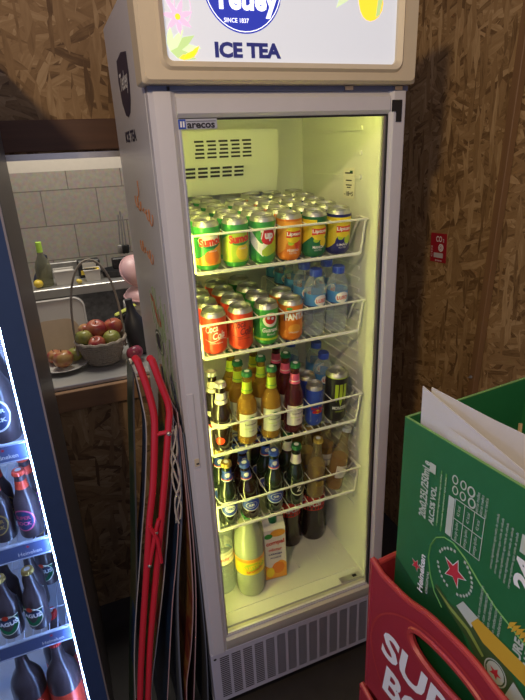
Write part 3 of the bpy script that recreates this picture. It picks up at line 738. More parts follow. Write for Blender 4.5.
bot_lane(4, 5, 3, lambda l, ro, la, g: bottle('clear_beer_bottle', l, ro, .222, .0275, .0120, CLR, SILVER, la, 'bottle', g, lambda b, M, h, r: b.text(M, 'Desperados', 0, h*.33, r*1.2, .008, NAVY, .0009, .02), (.22, .42, .75, CREAML), None, liquid=(clearm('amber_beer', (.9, .55, .18), (.55, .28, .05), .45), .55)), 'slanting clear beer bottle with amber drink', lean=[R(9), R(2), 0], y0=.134, pitch=.07)
# fridge floor
FZ = LZ0+.0045
pr = [(0, .004), (.028, .001), (.040, 0), (.044, .01)]
for i in range(9): z = .02+i*.021; pr += [(.044, z), (.0415, z+.006), (.044, z+.012)]
pr += [(.044, .225), (.042, .24), (.030, .268), (.016, .285), (.0135, .290), (.0135, .303), (0, .303)]
def a_big(b, M, h, r): b.text(M, 'Caramulo', 0, h*.47, r*1.4, .013, SUMR, .0010, .02); b.strip(M, -r*2.8, r*2.8, h*.415, h*.44, SKY, .0009, 24)
bottle('large_water_bottle', (.106, .195, FZ), (0, 0, R(-20)), .308, .044, .0135, PET, SKY, 'large clear water bottle standing on the refrigerator floor at far left', 'bottle', None, a_big, (.40, .55, 2.9, CREAML), cap='screw', prof=pr)
pr = [(0, .006), (.030, .001), (.043, 0), (.047, .014), (.0475, .10), (.0475, .165), (.046, .20), (.043, .225), (.030, .262), (.017, .285), (.0138, .29), (.0138, .303), (0, .303)]
def a_lem(b, M, h, r):
    b.strip(M, -r*2.6, r*2.6, h*.46, h*.50, ORANGE2, .0009, 24); b.ell(M, .006, h*.40, r*.85, h*.045, LIME, .0012, 14); b.text(M, 'Sumol', .0, h*.415, r*1.5, .022, YELLOW, .0016, .04, .25); b.text(M, 'limonada', .006, h*.36, r*1.1, .012, RED2, .0016, .02, .25)
bottle('lemonade_bottle', (.190, .152, FZ), (0, 0, R(-8)), .308, .0475, .0138, CLOUD, GREEN, 'large cloudy lemonade bottle with yellow green label on the refrigerator floor', 'bottle', None, a_lem, (.30, .50, 2.9, YELLOW), cap='screw', prof=pr)
pr = [(0, .006), (.028, .001), (.041, 0), (.0445, .014), (.0425, .07), (.040, .10), (.0445, .14), (.0445, .19), (.038, .235), (.022, .27), (.0135, .285), (.0135, .293), (0, .293)]
def a_cc(b, M, h, r): b.text(M, 'Coca-Cola', 0, h*.545, r*1.7, .026, INK, .0012, .02, .05, .3)
cb_ = bottle('cola_bottle', (.398, .300, FZ), (0, 0, R(-14)), .300, .0445, .0135, COLA, RED, 'large cola bottle with red label, left one of three on refrigerator floor', 'bottle', 'cola bottles on the refrigerator floor', a_cc, (.44, .64, 2.9, RED), cap='screw', prof=pr)
dup(cb_, (.492, .296, FZ), (0, 0, R(-30)), 'large cola bottle with red label, nearest the right wall on the refrigerator floor', 'cola bottles on the refrigerator floor')
dup(cb_, (.503, .400, FZ), (0, 0, R(20)), 'large cola bottle in back corner of refrigerator floor, behind another cola bottle', 'cola bottles on the refrigerator floor')
t = thing('juice_carton', (.283, .183, FZ), (0, 0, R(-6)), 'orange and white juice carton with green screw cap on the refrigerator floor', 'carton')
b = MB(); b.box((-.037, -.035, 0), (.037, .035, .205), CREAML, bev=.002)
b.prism([(-.036, .204), (.036, .204), (.012, .232), (-.012, .232)], 'x', -.036, .036, CREAML); b.box((-.036, -.002, .228), (.036, .002, .245), CREAML)
M = planemap((0, -.035, 0), (1, 0, 0), (0, 0, 1))
b.strip(M, -.037, .037, .002, lambda u: .062+.012*math.sin(u*90), ORANGE2, .0005, 14); b.ell(M, .008, .045, .022, .024, ORANGE, .0008); b.ell(M, -.020, .03, .014, .02, YELLOW, .0010); b.ell(M, .010, .188, .026, .014, ORANGE2, .0008); b.ell(M, -.022, .180, .014, .01, GREEN, .001)
b.text(M, 'compal', 0, .150, .062, .022, SUMR, .0012, .03, .06); b.text(M, 'néctar', .0, .124, .045, .012, RED2, .0012, .02); b.text(M, 'LARANJA', 0, .104, .046, .009, NAVY, .0012, .03); b.text(M, 'ALGARVE', 0, .090, .038, .007, NAVY, .0012, .02)
b.build('carton_box', t)
b = MB(); b.lathe([(.014, .222), (.014, .245), (.012, .247), (0, .247)], GREEN2, 20, 0, -.014); b.build('screw_cap', t)

# ================================================================== BEER COOLER, left
BO = (-.60, .25, 0)
cool = thing('beer_cooler', BO, label='dark blue lit beer cooler with glass door at the left edge, bottles inside', cat='refrigerator')
NV = pm('navy_lacquer', (.02, .042, .115), .35, noise=.1); CGR = pm('cooler_side_grey', (.09, .082, .078), .4, noise=.15); CIN = pm('cooler_liner', (.72, .76, .84), .45)
b = MB(BO)
CX0, CX1 = -.93, -.297
b.box((CX1-.028, .032, .03), (CX1, .50, 1.95), CGR, bev=.002); b.box((CX0, .032, .03), (CX0+.028, .50, 1.95), CGR, bev=.002)
b.box((CX0+.028, .485, .03), (CX1-.028, .50, 1.95), CGR); b.box((CX0+.028, .032, 1.85), (CX1-.028, .485, 1.95), CGR); b.box((CX0+.028, .032, .03), (CX1-.028, .485, .10), CGR)
P('cabinet', b, cool)
b = MB(BO)
b.box((CX1-.045, .034, .101), (CX1-.029, .484, 1.849), CIN); b.box((CX0+.029, .034, .101), (CX0+.045, .484, 1.849), CIN)
b.box((CX0+.045, .468, .101), (CX1-.045, .484, 1.849), CIN); b.box((CX0+.045, .034, .101), (CX1-.045, .468, .115), CIN)
P('liner', b, cool)
b = MB(BO)
b.box((CX1-.048, -.002, .03), (CX1, .030, 1.95), NV, bev=.003); b.box((CX0, -.002, .03), (CX0+.048, .030, 1.95), NV, bev=.003)
b.box((CX0+.048, -.002, 1.86), (CX1-.048, .030, 1.95), NV); b.box((CX0+.048, -.002, .03), (CX1-.048, .030, .10), NV)
b.box((CX1-.003, -.0035, .03), (CX1+.001, -.001, 1.95), pm('edge_trim', (.35, .30, .28), .3, metal=.6))
cd = P('door', b, cool)
b = MB(BO); b.box((CX0+.048, .012, .10), (CX1-.048, .016, 1.86), pane('cooler_glass', (.86, .92, 1.))); P('door_glass', b, cd)
LED = pm('cool_led', (.8, .9, 1), .4, emit=(.40, .58, 1.), es=95.)
b = MB(BO); b.tube([(CX1-.051, .019, .12), (CX1-.051, .019, 1.84)], .0012, LED, 6); P('light_strip', b, cool)
b = MB(BO); b.tube([(CX0+.06, .04, 1.84), (CX1-.06, .04, 1.84)], .007, LED, 8); P('light_strip', b, cool)
CW = pm('cooler_shelf_wire', (.55, .62, .75), .35, metal=.2); RAIL = pm('price_rail', (.10, .14, .30), .35)
SXR = -.353
STAR = pm('red_star_print', (.55, .02, .05), .5)
for zt in (1.106, .842, .553):
    b = MB(BO); z = zt-.012
    for i in range(26): x = CX0+.055+i*.0205; b.tube([(x, .045, z), (x, .44, z)], .0014, CW, 5)
    for y in (.12, .22, .32, .44): b.tube([(CX0+.05, y, z-.003), (SXR+.003, y, z-.003)], .002, CW, 5)
    sh_o = P('wire_shelf', b, cool)
    b = MB(BO); b.box((CX0+.06, .028, zt-.043), (SXR, .034, zt), RAIL, bev=.001); M = planemap((0, .028, 0), (1, 0, 0), (0, 0, 1))
    b.box((CX0+.06, .0265, zt-.003), (SXR, .0345, zt+.0005), CW); b.box((CX0+.06, .0265, zt-.0445), (SXR, .0345, zt-.0415), CW)
    for u in (-.398, -.55, -.70): b.text(M, 'Heineken', u, zt-.029, .052, .0105, INK, .0012, .01); b.star(M, u-.002, zt-.012, .005, STAR, .0012)
    P('price_rail', b, sh_o)
BRN = pm('brown_bottle_glass', (.055, .038, .040), .28, coat=.3, noise=.2, nscale=120)
def a_badge(ink, fill, lines):
    def f(b, M, h, r):
        b.ell(M, 0, h*.30, r*.98, h*.17, ink, .0008, 18); b.ell(M, 0, h*.30, r*.86, h*.15, fill, .0011, 18)
        for i, tx in enumerate(lines): b.text(M, tx, 0, h*(.345-.09*i), r*1.3, .010, ink, .0014, .03)
    return f
sbk = lambda l, ro, la, g, ink, fill: bottle('small_beer_bottle', l, ro, .178, .0275, .012, BRN, RED2, la, 'bottle', g, a_badge(ink, fill, ('SUPER', 'BOCK')), None, (.74, .86, RED2))
first = sbk((-.388, .078, .8325), (0, 0, R(-25)), 'brown bottle with red cap and pink-ringed badge, right end of cooler middle shelf', 'red-capped beer bottles in the cooler', PINK, NV)
dup(first, (-.381, .140, .8325), (0, 0, R(10)), 'brown beer bottle with red cap, behind the rightmost one, cooler middle shelf', 'red-capped beer bottles in the cooler')
dup(first, (-.384, .205, .8325), (0, 0, R(10)), 'brown beer bottle with red cap, third back at right end, cooler middle shelf', 'red-capped beer bottles in the cooler')
g2 = sbk((-.449, .088, .8325), (0, 0, R(-20)), 'brown beer bottle with gold-ringed badge, second from the right on the cooler middle shelf', 'gold-badged beer bottles in the cooler', GOLD, BRN)
dup(g2, (-.449, .152, .8325), (0, 0, R(15)), 'brown gold-badged beer bottle, one row back on the cooler middle shelf', 'gold-badged beer bottles in the cooler')
dup(g2, (-.512, .088, .8325), (0, 0, R(-15)), 'brown gold-badged beer bottle cut off by the left edge of the picture, cooler middle shelf', 'gold-badged beer bottles in the cooler')
def a_gres(b, M, h, r):
    b.poly(M, [(-r*.95, h*.40), (r*.95, h*.40), (r*.85, h*.22), (r*.4, h*.13), (0, h*.10), (-r*.4, h*.13), (-r*.85, h*.22)], GREEN2, .0030)
    b.strip(M, -r*1.05, r*1.05, h*.395, h*.41, PALE, .0034, 10); b.strip(M, -r*1.05, r*1.05, h*.27, h*.36, NV, .0022, 12)
    b.ring(M, 0, h*.27, r*.95, h*.17, .0022, PALE, .0035, 24)
    b.text(M, 'TAGUS', 0, h*.305, r*1.7, .013, INK, .0045, .04); b.ell(M, 0, h*.415, r*.25, h*.04, SUMR, .004, 8)
gres = lambda l, ro, la, g: bottle('small_beer_bottle', l, ro, .180, .0280, .012, BRN, GOLD, la, 'bottle', g, a_gres)
g3 = gres((-.424, .082, .5435), (0, 0, R(-28)), 'brown beer bottle with green shield label, cooler lower shelf, front, nearest door edge', 'shield-labelled beer bottles in the cooler')
for (x, y, lab) in ((-.490, .082, 'shield-labelled beer bottle, front row, cut off at the left edge, cooler lower shelf'),
                    (-.427, .150, 'brown shield-labelled bottle directly behind the nearest one on the cooler lower shelf'),
                    (-.490, .150, 'brown shield-labelled bottle, second row at the left edge, cooler lower shelf'),
                    (-.398, .232, 'brown shield-labelled beer bottle, third row back on the right of the cooler lower shelf'),
                    (-.402, .300, 'brown shield-labelled beer bottle, last row on the right of the cooler lower shelf')):
    dup(g3, (x, y, .5435), (0, 0, R(random.uniform(-30, -5))), lab, 'shield-labelled beer bottles in the cooler')
g4 = bottle('beer_bottle', (-.393, .085, 1.0965), (0, 0, R(-15)), .235, .033, .013, BRN, GOLD, 'large dark beer bottle with white-ringed badge on the cooler upper shelf', 'bottle', 'beer bottles on the cooler upper shelf', a_badge(INK, NV, ('SUPER', 'BOCK')))
dup(g4, (-.393, .165, 1.0965), (0, 0, R(8)), 'dark white-badged beer bottle behind the front one on the cooler upper shelf', 'beer bottles on the cooler upper shelf')
def a_litre(b, M, h, r):
    b.ring(M, 0, h*.34, r*1.0, h*.10, .004, INK, .0012); b.text(M, 'SUPER', 0, h*.365, r*1.4, .018, INK, .0016, .04); b.text(M, 'BOCK', 0, h*.31, r*1.2, .018, INK, .0016, .04)
g5 = bottle('litre_beer_bottle', (-.407, .095, .1165), (0, 0, R(-28)), .345, .044, .014, BRN, RED, 'large brown beer bottle with red label, nearest the door edge on the cooler floor', 'bottle', 'litre beer bottles on the cooler floor', a_litre, (.20, .50, 2.4, RED2), sh=.60)
dup(g5, (-.500, .110, .1165), (0, 0, R(-15)), 'large brown beer bottle with red label, left one on the cooler floor', 'litre beer bottles on the cooler floor')
dup(g5, (-.415, .195, .1165), (0, 0, R(0)), 'large brown beer bottle with red label, behind the nearest one on the cooler floor', 'litre beer bottles on the cooler floor')

# ================================================================== CRATES AND BOX, right
CRED = pm('crate_red_plastic', (.34, .022, .035), .42, noise=.12, nscale=18, coat=.1); CRED2 = pm('crate_red_edge', (.42, .04, .035), .45, noise=.1)
CWID, CLEN, CH = .33, .375, .322
def crate(loc, rz, label):
    """local: x into the stack, y from -CLEN to 0, the printed handle wall at x=0"""
    t = thing('beer_crate', loc, (0, 0, rz), label, 'crate', 'stacked red beer crates')
    b = MB(); th = .010
    # a panel with a rising rim and an oval hand hole, as two strips of quads around the hole
    def panel(L, mapf, text, hump=True):
        n = 48; cx = L/2; hw = .078; hz = CH-.070; hr = .034
        top = lambda u: CH-.011 if not hump else CH-.013+.013*max(0, 1-u/.03)+.013*max(0, 1-(L-u)/.03)+.016*math.exp(-((u-cx)/.075)**4)
        def hole(u):
            a = abs(u-cx)
            if a >= hw: return None
            e = hr*(1-(a/hw)**2.6)**.5
            return hz-e*1.05, hz+e*.85
        us = sorted(set([L*i/n for i in range(n+1)]+[cx-hw, cx+hw, cx-hw*.985, cx+hw*.985]))
        for u0, u1 in zip(us, us[1:]):
            um = (u0+u1)/2
            def quad(lo0, hi0, lo1, hi1, m=CRED):
                V = [mapf(u0, lo0, 0), mapf(u1, lo1, 0), mapf(u1, hi1, 0), mapf(u0, hi0, 0), mapf(u0, lo0, th), mapf(u1, lo1, th), mapf(u1, hi1, th), mapf(u0, hi0, th)]
                b.add(V, [(0, 1, 2, 3), (7, 6, 5, 4), (0, 4, 5, 1), (3, 2, 6, 7)], m)
            if hole(um) is None: quad(0, top(u0), 0, top(u1))
            else:
                h0 = hole(u0) or (hz, hz); h1 = hole(u1) or (hz, hz); quad(0, h0[0], 0, h1[0]); quad(h0[1], top(u0), h1[1], top(u1))
        # rim bead along the top edge, and around the hole
        b.tube([mapf(u, top(u)-.002, th/2) for u in us], .0056, CRED2, 8)
        b.tube([mapf(cx+hw*math.cos(a), hz+(hr*.85 if math.sin(a) > 0 else hr*1.05)*math.copysign(abs(math.sin(a))**.8, math.sin(a)), th/2-.003) for a in [2*PI*i/32 for i in range(32)]], .0062, CRED2, 6, closed=True)
    mA = lambda u, z, d: (d, -u, z)
    panel(CLEN, mA, True)
    panel(CLEN, lambda u, z, d: (CWID-d, -u, z), False)
    panel(CWID, lambda u, z, d: (u, -d, z), False, False)
    panel(CWID, lambda u, z, d: (u, -CLEN+d, z), False, False)
    # corner posts, stacking foot and floor
    for x in (0, CWID):
        for y in (0, -CLEN): b.lathe([(.007, .0), (.0075, .02), (.0075, CH-.004), (.004, CH), (0, CH)], CRED, 12, x+(.0065 if x == 0 else -.0065), y+(-.0065 if y == 0 else .0065))
    b.box((.012, -CLEN+.012, .0), (CWID-.012, -.012, .012), CRED)
    # swelling seen on the printed wall around the oval
    b.ring(lambda u, v, off: Vector((-off, -u, v)), CLEN/2, CH*.46, .175, .150, .004, CRED2, .0012, 48)
    body = b.build('crate_body', t)
    b = MB(); M = lambda u, v, off: Vector((-off-.0004, -u, v))
    b.text(M, 'SUPER', CLEN/2-.005, .170, .270, .066, INK, .0010, .03, 0, .12)
    b.text(M, 'BOCK', CLEN/2-.005, .085, .250, .072, INK, .0010, .03, 0, .12)
    b.build('printed_lettering', t)
    return t
CR0 = Vector((.216, -.474, 0)); CROT = R(5)
c1 = crate((CR0.x, CR0.y, .66), CROT, 'red plastic beer crate with white lettering, topmost of the stack in front of the refrigerator')
dup(c1, (CR0.x-.008, CR0.y+.006, .33), CROT, 'red plastic beer crate directly below the top one, middle of the stack', 'stacked red beer crates')
dup(c1, (CR0.x-.004, CR0.y+.002, 0), CROT, 'red plastic beer crate standing on the floor, lowest of the stack', 'stacked red beer crates')
# green carton
CG = pm('green_carton', (.018, .145, .045), .42, noise=.12, nscale=30); CGI = pm('green_carton_inner', (.02, .10, .035), .6, noise=.15); CEDGE = pm('carton_edge', (.16, .32, .09), .7)
rz = Matrix.Rotation(CROT, 4, 'Z')
bl = CR0+(rz @ Vector((.028, -.036, 0)))
BZ0, BZT = .6725, 1.282; BH = BZT-BZ0; BW, BL = .285, .315
box = thing('beer_carton', (bl.x, bl.y, BZ0), (0, 0, CROT), 'tall open green beer carton standing in the top red crate, papers sticking out', 'box')
b = MB(); th = .004
b.box((0, -BL, 0), (th, 0, BH), CG); b.box((BW-th, -BL, 0), (BW, 0, BH), CG); b.box((th, -th, 0), (BW-th, 0, BH), CG); b.box((th, -BL, 0), (BW-th, -BL+th, BH), CG); b.box((th, -BL+th, 0), (BW-th, -th, .004), CG)
b.box((.0002, -BL, BH), (th, 0, BH+.0012), CEDGE); b.box((th, -th, BH), (BW, 0, BH+.0012), CEDGE)
b.build('carton_walls', box)
b = MB(); M = lambda u, v, off: Vector((-off, -u, v+BH))   # u from the far left edge, v below the rim
STAMP = pm('carton_red', (.55, .03, .05), .5); CYEL = pm('carton_yellow', (.62, .38, .03), .5); LGR = pm('carton_light_green', (.10, .30, .07), .5); PW = pm('carton_print', (.50, .56, .48), .5)
b.text(M, '20x0,25L/250ml e', .054, -.102, .105, .018, PW, .0010, .03, R(90)); b.text(M, 'ALC.5% VOL.', .066+.006, -.119, .072, .011, PW, .0010, .04, R(90))
b.strip(M, .060, .072, -.064, -.048, PW, .0010, 1)
for k in range(2): b.strip(M, .082+k*.009, .0845+k*.009, -.150-.004*k, -.050, LGR, .0009, 1); b.text(M, 'conteudo ingredientes agua malte', .084+k*.009, -.10, .088, .004, PW, .0012, 0, R(90))
for (u, v) in ((.109, -.050), (.111, -.067), (.124, -.050), (.125, -.068)): b.ring(M, u, v, .0056, .0075, .0020, PW, .0010, 16)
b.ring(M, .138, -.052, .0068, .0085, .0026, PW, .001, 16); b.ring(M, .141, -.069, .0068, .0085, .0026, PW, .001, 16)
b.strip(M, .101, .112, -.150, -.081, PW, .0010, 1)
for u in (.113, .130, .147, .164): b.strip(M, u, u+.0012, -.152, -.079, PW, .0010, 1)
for v in (-.080, -.114, -.152): b.strip(M, .113, .165, v, v+.0014, PW, .0010, 1)
for k in range(3): b.text(M, 'energia lipidos', .121+.017*k, -.133, .032, .007, PW, .0011, .0, R(90)); b.text(M, '42 kcal', .121+.017*k, -.097, .018, .005, PW, .0011, .0, R(90))
for k in range(3): b.text(M, 'valores medios', .150+.007*k, -.062, .034, .0050, PW, .0011, .0, R(90))
for k in range(5): b.text(M, 'cerveza ingredientes agua malta de cebada', .184+.0075*k, -.103-.002*k, .092, .0050, PW, .0011, .0, R(90))
b.text(M, '24', .231, -.120, .050, .026, INK, .0011, .05, R(90)); b.strip(M, .220, .245, -.090, -.062, PW, .0011, 1)
# oval border and star seal
b.tube([Vector(M(u, v, .0002)) for u, v in ((.110, -.292), (.092, -.275), (.080, -.25), (.073, -.22), (.075, -.195), (.085, -.172), (.100, -.160), (.118, -.157), (.140, -.166), (.170, -.188), (.20, -.206), (.25, -.224), (.30, -.24))], .0014, LGR, 4)
for k in range(30):
    a = 2*PI*k/30
    if k % 8 < 6: u, v = .126+.033*math.cos(a), -.205+.037*math.sin(a); b.strip(M, u-.0020, u+.0020, v-.0024, v+.0024, PW, .0011, 1)
b.star(M, .126, -.205, .0275, INK, .0010, R(12), .85); b.star(M, .126, -.205, .0240, STAMP, .0014, R(12), .85)
b.star(M, .049, -.256, .0135, PW, .0010, R(15), .9); b.star(M, .049, -.256, .0115, STAMP, .0013, R(15), .9)
b.text(M, 'Heineken', .062, -.262, .078, .012, INK, .0011, .03, R(90)); b.text(M, 'ORIGINAL', .076, -.270, .048, .005, PW, .0011, .02, R(90))
for k in range(5): b.text(M, 'bebe con moderacion', .176+.0085*k, -.222-.006*k, .070, .0052, PW, .0011, 0, R(90))
b.text(M, 'PURE', .241, -.245, .045, .014, PW, .0011, .04, R(90)); b.text(M, 'MALT', .258, -.250, .050, .014, PW, .0011, .04, R(90))
for k in range(5): leaf_u = .222+.006*k; b.poly(M, [(leaf_u, -.222), (leaf_u+.006, -.214), (leaf_u+.012, -.198), (leaf_u+.002, -.208)], CYEL, .0012)
BT = pm('carton_bottle_print', (.05, .10, .03), .45); BT2 = pm('carton_bottle_shine', (.26, .34, .07), .45); DG = pm('carton_deep_green', (.008, .07, .02), .45)
b.poly(M, [(0, -.275), (.05, -.300), (.10, -.262), (.13, -.275), (.20, -.36), (.315, -.42), (.315, -.60), (0, -.60)], DG, .0005)
b.poly(M, [(.092, -.262), (.096, -.256), (.125, -.270), (.165, -.262), (.215, -.275), (.30, -.335), (.30, -.42), (.215, -.355), (.165, -.305), (.125, -.285)], BT, .0010)
b.poly(M, [(.094, -.262), (.13, -.274), (.165, -.282), (.195, -.305), (.192, -.310), (.16, -.289), (.125, -.280)], BT2, .0013); b.ring(M, .216, -.315, .019, .022, .002, PW, .0014, 24); b.ell(M, .216, -.315, .015, .018, PW, .0013); b.star(M, .216, -.315, .011, STAMP, .0018, .3)
b.poly(M, [(.236, -.335), (.244, -.300), (.285, -.325), (.280, -.365)], PW, .0014)
b.poly(M, [(.137, -.262), (.148, -.243), (.176, -.248), (.168, -.276)], PW, .0013); b.poly(M, [(.166, -.268), (.176, -.249), (.26, -.255), (.315, -.262), (.315, -.292), (.26, -.288), (.19, -.283)], CYEL, .0015)
b.build('printed_artwork', box)
# papers in the carton
PAPER = pm('white_card', (.60, .58, .56), .7, noise=.03); PAPER2 = pm('grey_card', (.42, .41, .40), .7, noise=.05)
W4 = Matrix.Translation(bl) @ rz
def card(name, pts, thk, m, label):
    """flat card given by corners (local to the carton, z world), thickness along local x"""
    V = [tuple(W4 @ Vector(p)) for p in pts]+[tuple(W4 @ (Vector(p)+Vector((thk, 0, 0)))) for p in pts]; n = len(pts)
    c = sum((Vector(v) for v in V), Vector())/len(V); b = MB(c)
    b.add(V, [tuple(range(n)), tuple(range(n, 2*n))[::-1]]+[(i, i+n, (i+1) % n+n, (i+1) % n) for i in range(n)], m)
    o = b.build(name); o.location = c; return tag(o, label, 'paper' if 'paper' in name or 'sheet' in name else 'cardboard')
card('folded_card', [(.030, -.016, .68), (.030, -.304, .68), (.022, -.300, 1.262), (.018, -.170, 1.298), (.010, -.022, 1.342)], .0012, PAPER, 'white card standing at the near side of the green carton, pointed corner up')
card('folded_card', [(.060, -.014, .68), (.060, -.304, .68), (.100, -.306, 1.292), (.045, -.120, 1.322), (.020, -.030, 1.3405)], .0012, PAPER, 'second white card just behind the pointed one in the green carton')
card('paper_sheet', [(.009, -.070, .68), (.009, -.300, .68), (.008, -.296, 1.279), (.0075, -.080, 1.300)], .0006, PAPER, 'small white sheet leaning on the near wall inside the green carton')
card('cardboard_sheet', [(.120, -.010, .68), (.270, -.290, .68), (.270, -.290, 1.235), (.120, -.010, 1.225)], .003, PAPER2, 'grey cardboard sheet leaning inside the green carton behind the white cards')
STICK = wood('bamboo_stick', (.40, .27, .12), (.55, .40, .20), 'y')
for i, (p0, p1, lab) in enumerate([((.100, -.150, .69), (.212, -.050, 1.232), 'thin wooden stick poking up beside the grey cardboard in the carton'), ((.120, -.250, .69), (.235, -.110, 1.232), 'second thin wooden stick lower in the green carton')]):
    A = W4 @ Vector(p0); Bv = W4 @ Vector(p1); c = (A+Bv)/2; b = MB(c); b.tube([A, (A*.5+Bv*.5)+Vector((0, 0, .004)), Bv], .0035, STICK, 6); o = b.build('wooden_stick'); o.location = c; tag(o, lab, 'stick')

# fire sign on the right wall
b = MB((1.05, .383, 1.33)); SR = pm('safety_red', (.36, .01, .022), .5)
def Mw(u, v, off): return Vector((1.0498-off, .383-u*math.cos(.05)+v*math.sin(.05), 1.332+v*math.cos(.05)+u*math.sin(.05)))
b.strip(Mw, -.041, .041, -.052, .050, SR, .0018, 1); b.strip(Mw, -.041, -.040, -.052, .050, SR, .0009, 1)
V = [Mw(u, v, o_) for o_ in (0.0002, .0018) for u, v in ((-.041, -.052), (.041, -.052), (.041, .050), (-.041, .050))]
b.add([tuple(q) for q in V], [(0, 1, 5, 4), (1, 2, 6, 5), (2, 3, 7, 6), (3, 0, 4, 7), (0, 3, 2, 1)], SR)
b.text(Mw, 'CO', .003, .030, .030, .020, INK, .0024, .02); b.text(Mw, '2', .026, .026, .006, .011, INK, .0024, .02)
b.ell(Mw, .014, .000, .0135, .0135, INK, .0024); b.ring(Mw, .014, 0, .0085, .0085, .0014, SR, .0028); b.star(Mw, .014, 0, .005, SR, .0028)
b.strip(Mw, -.022, .026, -.036, -.019, pm('sign_field', (.55, .5, .5), .5), .0024, 1); b.text(Mw, 'EXTINTOR', .004, -.046, .034, .005, INK, .0024, .02); b.text(Mw, 'CO2', -.033, -.015, .04, .007, INK, .0024, .0, R(90))
o = b.build('safety_sign'); o.location = (1.05, .383, 1.33); tag(o, 'small red fire extinguisher sign fixed to the right OSB wall', 'sign')
# bolt in the batten
b = MB((1.02, .136, .93)); b.M = Matrix.Translation((1.021, .136, .93)) @ Matrix.Rotation(R(-90), 4, 'Y'); b.lathe([(.003, -.001), (.006, 0), (.005, .004), (.0022, .005), (.002, .014), (0, .014)], LID, 12)
o = b.build('screw'); o.location = (1.02, .136, .93); tag(o, 'small metal screw sticking out of the wooden batten on the right wall', 'screw')

# ================================================================== RED FOLDED FRAME AND BOARDS
RF = pm('red_painted_tube', (.62, .025, .045), .25, coat=.4)
rf = thing('folding_stand', (-.15, .20, 0), label='red tubular folding stand leaning folded between the cooler and the refrigerator', cat='stand')
FO2 = (-.15, .20, 0)
def smooth(pts, k=5):
    out = []
    for i in range(len(pts)-1):
        p0 = Vector(pts[max(i-1, 0)]); p1 = Vector(pts[i]); p2 = Vector(pts[i+1]); p3 = Vector(pts[min(i+2, len(pts)-1)])
        for j in range(k):
            t = j/k; out.append(.5*((2*p1)+(-p0+p2)*t+(2*p0-5*p1+4*p2-p3)*t*t+(-p0+3*p1-3*p2+p3)*t**3))
    out.append(Vector(pts[-1])); return out
T1 = [(-.091, 1.258), (-.078, 1.19), (-.071, 1.12), (-.076, 1.06), (-.095, .93), (-.116, .83), (-.135, .72), (-.200, .345), (-.246, .012)]
T2 = [(-.059, 1.252), (-.046, 1.19), (-.034, 1.13), (-.041, 1.075), (-.073, .895), (-.108, .715), (-.160, .445), (-.190, .255), (-.226, .012)]
for T, nm in ((T1, 'outer'), (T2, 'inner')):
    b = MB(FO2); near = smooth([(x, .0, z) for x, z in T], 4)
    b.tube([Vector((near[0].x-.003, .010, near[0].z+.002))]+near, .0088, RF, 12); P('tube_leg', b, rf)
b = MB(FO2); b.tube([(-.071, -.002, 1.065), (-.040, -.002, 1.065)], .0055, RF, 8); P('cross_rung', b, rf)
b = MB(FO2); b.tube([(-.134, -.011, .70), (-.106, -.011, .80), (-.095, -.009, .83)], .0055, RF, 8); P('hinge_link', b, rf)
b = MB(FO2); b.tube([(-.120, -.014, .82), (-.106, -.017, .78), (-.104, -.014, .70)], .0055, RF, 8); P('hinge_link', b, rf)
b = MB(FO2); b.tube([(-.238, 0, .05), (-.238, .14, .05), (-.218, .14, .05), (-.218, 0, .05)], .0070, RF, 8); P('floor_rung', b, rf)
for (x, z) in ((-.106, .795), (-.134, .70), (-.104, .70), (-.044, 1.065)):
    b = MB(FO2); b.M = Matrix.Translation((x, -.014, z)) @ Matrix.Rotation(R(90), 4, 'X'); b.lathe([(.005, -.004), (.005, .001), (.003, .003), (0, .003)], LID, 10); P('rivet', b, rf)

PR = [printed('poster_green', [(.015, .03, .025), (.02, .06, .035), (.09, .09, .04), (.03, .02, .02)], 6), printed('poster_warm', [(.03, .012, .02), (.28, .05, .03), (.4, .22, .06), (.06, .02, .04)], 8),
      printed('poster_blue', [(.01, .015, .04), (.02, .06, .16), (.03, .03, .06)], 4), printed('poster_dark', [(.012, .010, .016), (.05, .02, .03), (.02, .014, .02), (.14, .07, .05)], 9), printed('poster_mixed', [(.03, .12, .06), (.3, .22, .05), (.35, .06, .03), (.03, .03, .08)], 7)]
EDGE = [pm('board_edge_white', (.42, .40, .38), .6), pm('board_edge_pink', (.45, .30, .30), .6), pm('board_grey', (.14, .16, .20), .5), pm('board_edge_dark', (.05, .05, .05), .6)]
def board(name, prof, y0, y1, th, face, edge, label, cat='board'):
    pts = smooth([(x, 0, z) for x, z in prof], 5); cx = sum(p.x for p in pts)/len(pts); og = (cx, (y0+y1)/2, 0)
    b = MB(og); n = len(pts); V = []
    for p in pts: V += [(p.x, y0, p.z), (p.x, y1, p.z), (p.x+th, y1, p.z), (p.x+th, y0, p.z)]
    for i in range(n-1):
        a, c = i*4, i*4+4
        b.add([V[q] for q in (a, a+1, c+1, c)], [(0, 1, 2, 3)], face, True); b.add([V[q] for q in (a+2, a+3, c+3, c+2)], [(0, 1, 2, 3)], face, True)
        b.add([V[q] for q in (a+3, a, c, c+3)], [(0, 1, 2, 3)], edge); b.add([V[q] for q in (a+1, a+2, c+2, c+1)], [(0, 1, 2, 3)], edge)
    b.add([V[q] for q in range(4)], [(0, 1, 2, 3)], edge); b.add([V[q] for q in range(4*n-4, 4*n)], [(3, 2, 1, 0)], edge)
    o = b.build(name); o.location = og; return tag(o, label, cat)
board('advertising_board', [(-.103, 1.225), (-.118, 1.10), (-.146, .85), (-.180, .58), (-.230, .25), (-.262, .002)], .02, .11, .004, PR[0], EDGE[3], 'dark greenish advertising board, leftmost of the boards beside the red stand')
board('advertising_board', [(-.0985, 1.222), (-.0930, 1.15), (-.0925, 1.07), (-.117, .9), (-.155, .70), (-.212, .38), (-.252, .002)], .018, .07, .0025, PR[2], EDGE[0], 'thin dark board with pale edge, pressed against the left tube of the red stand')
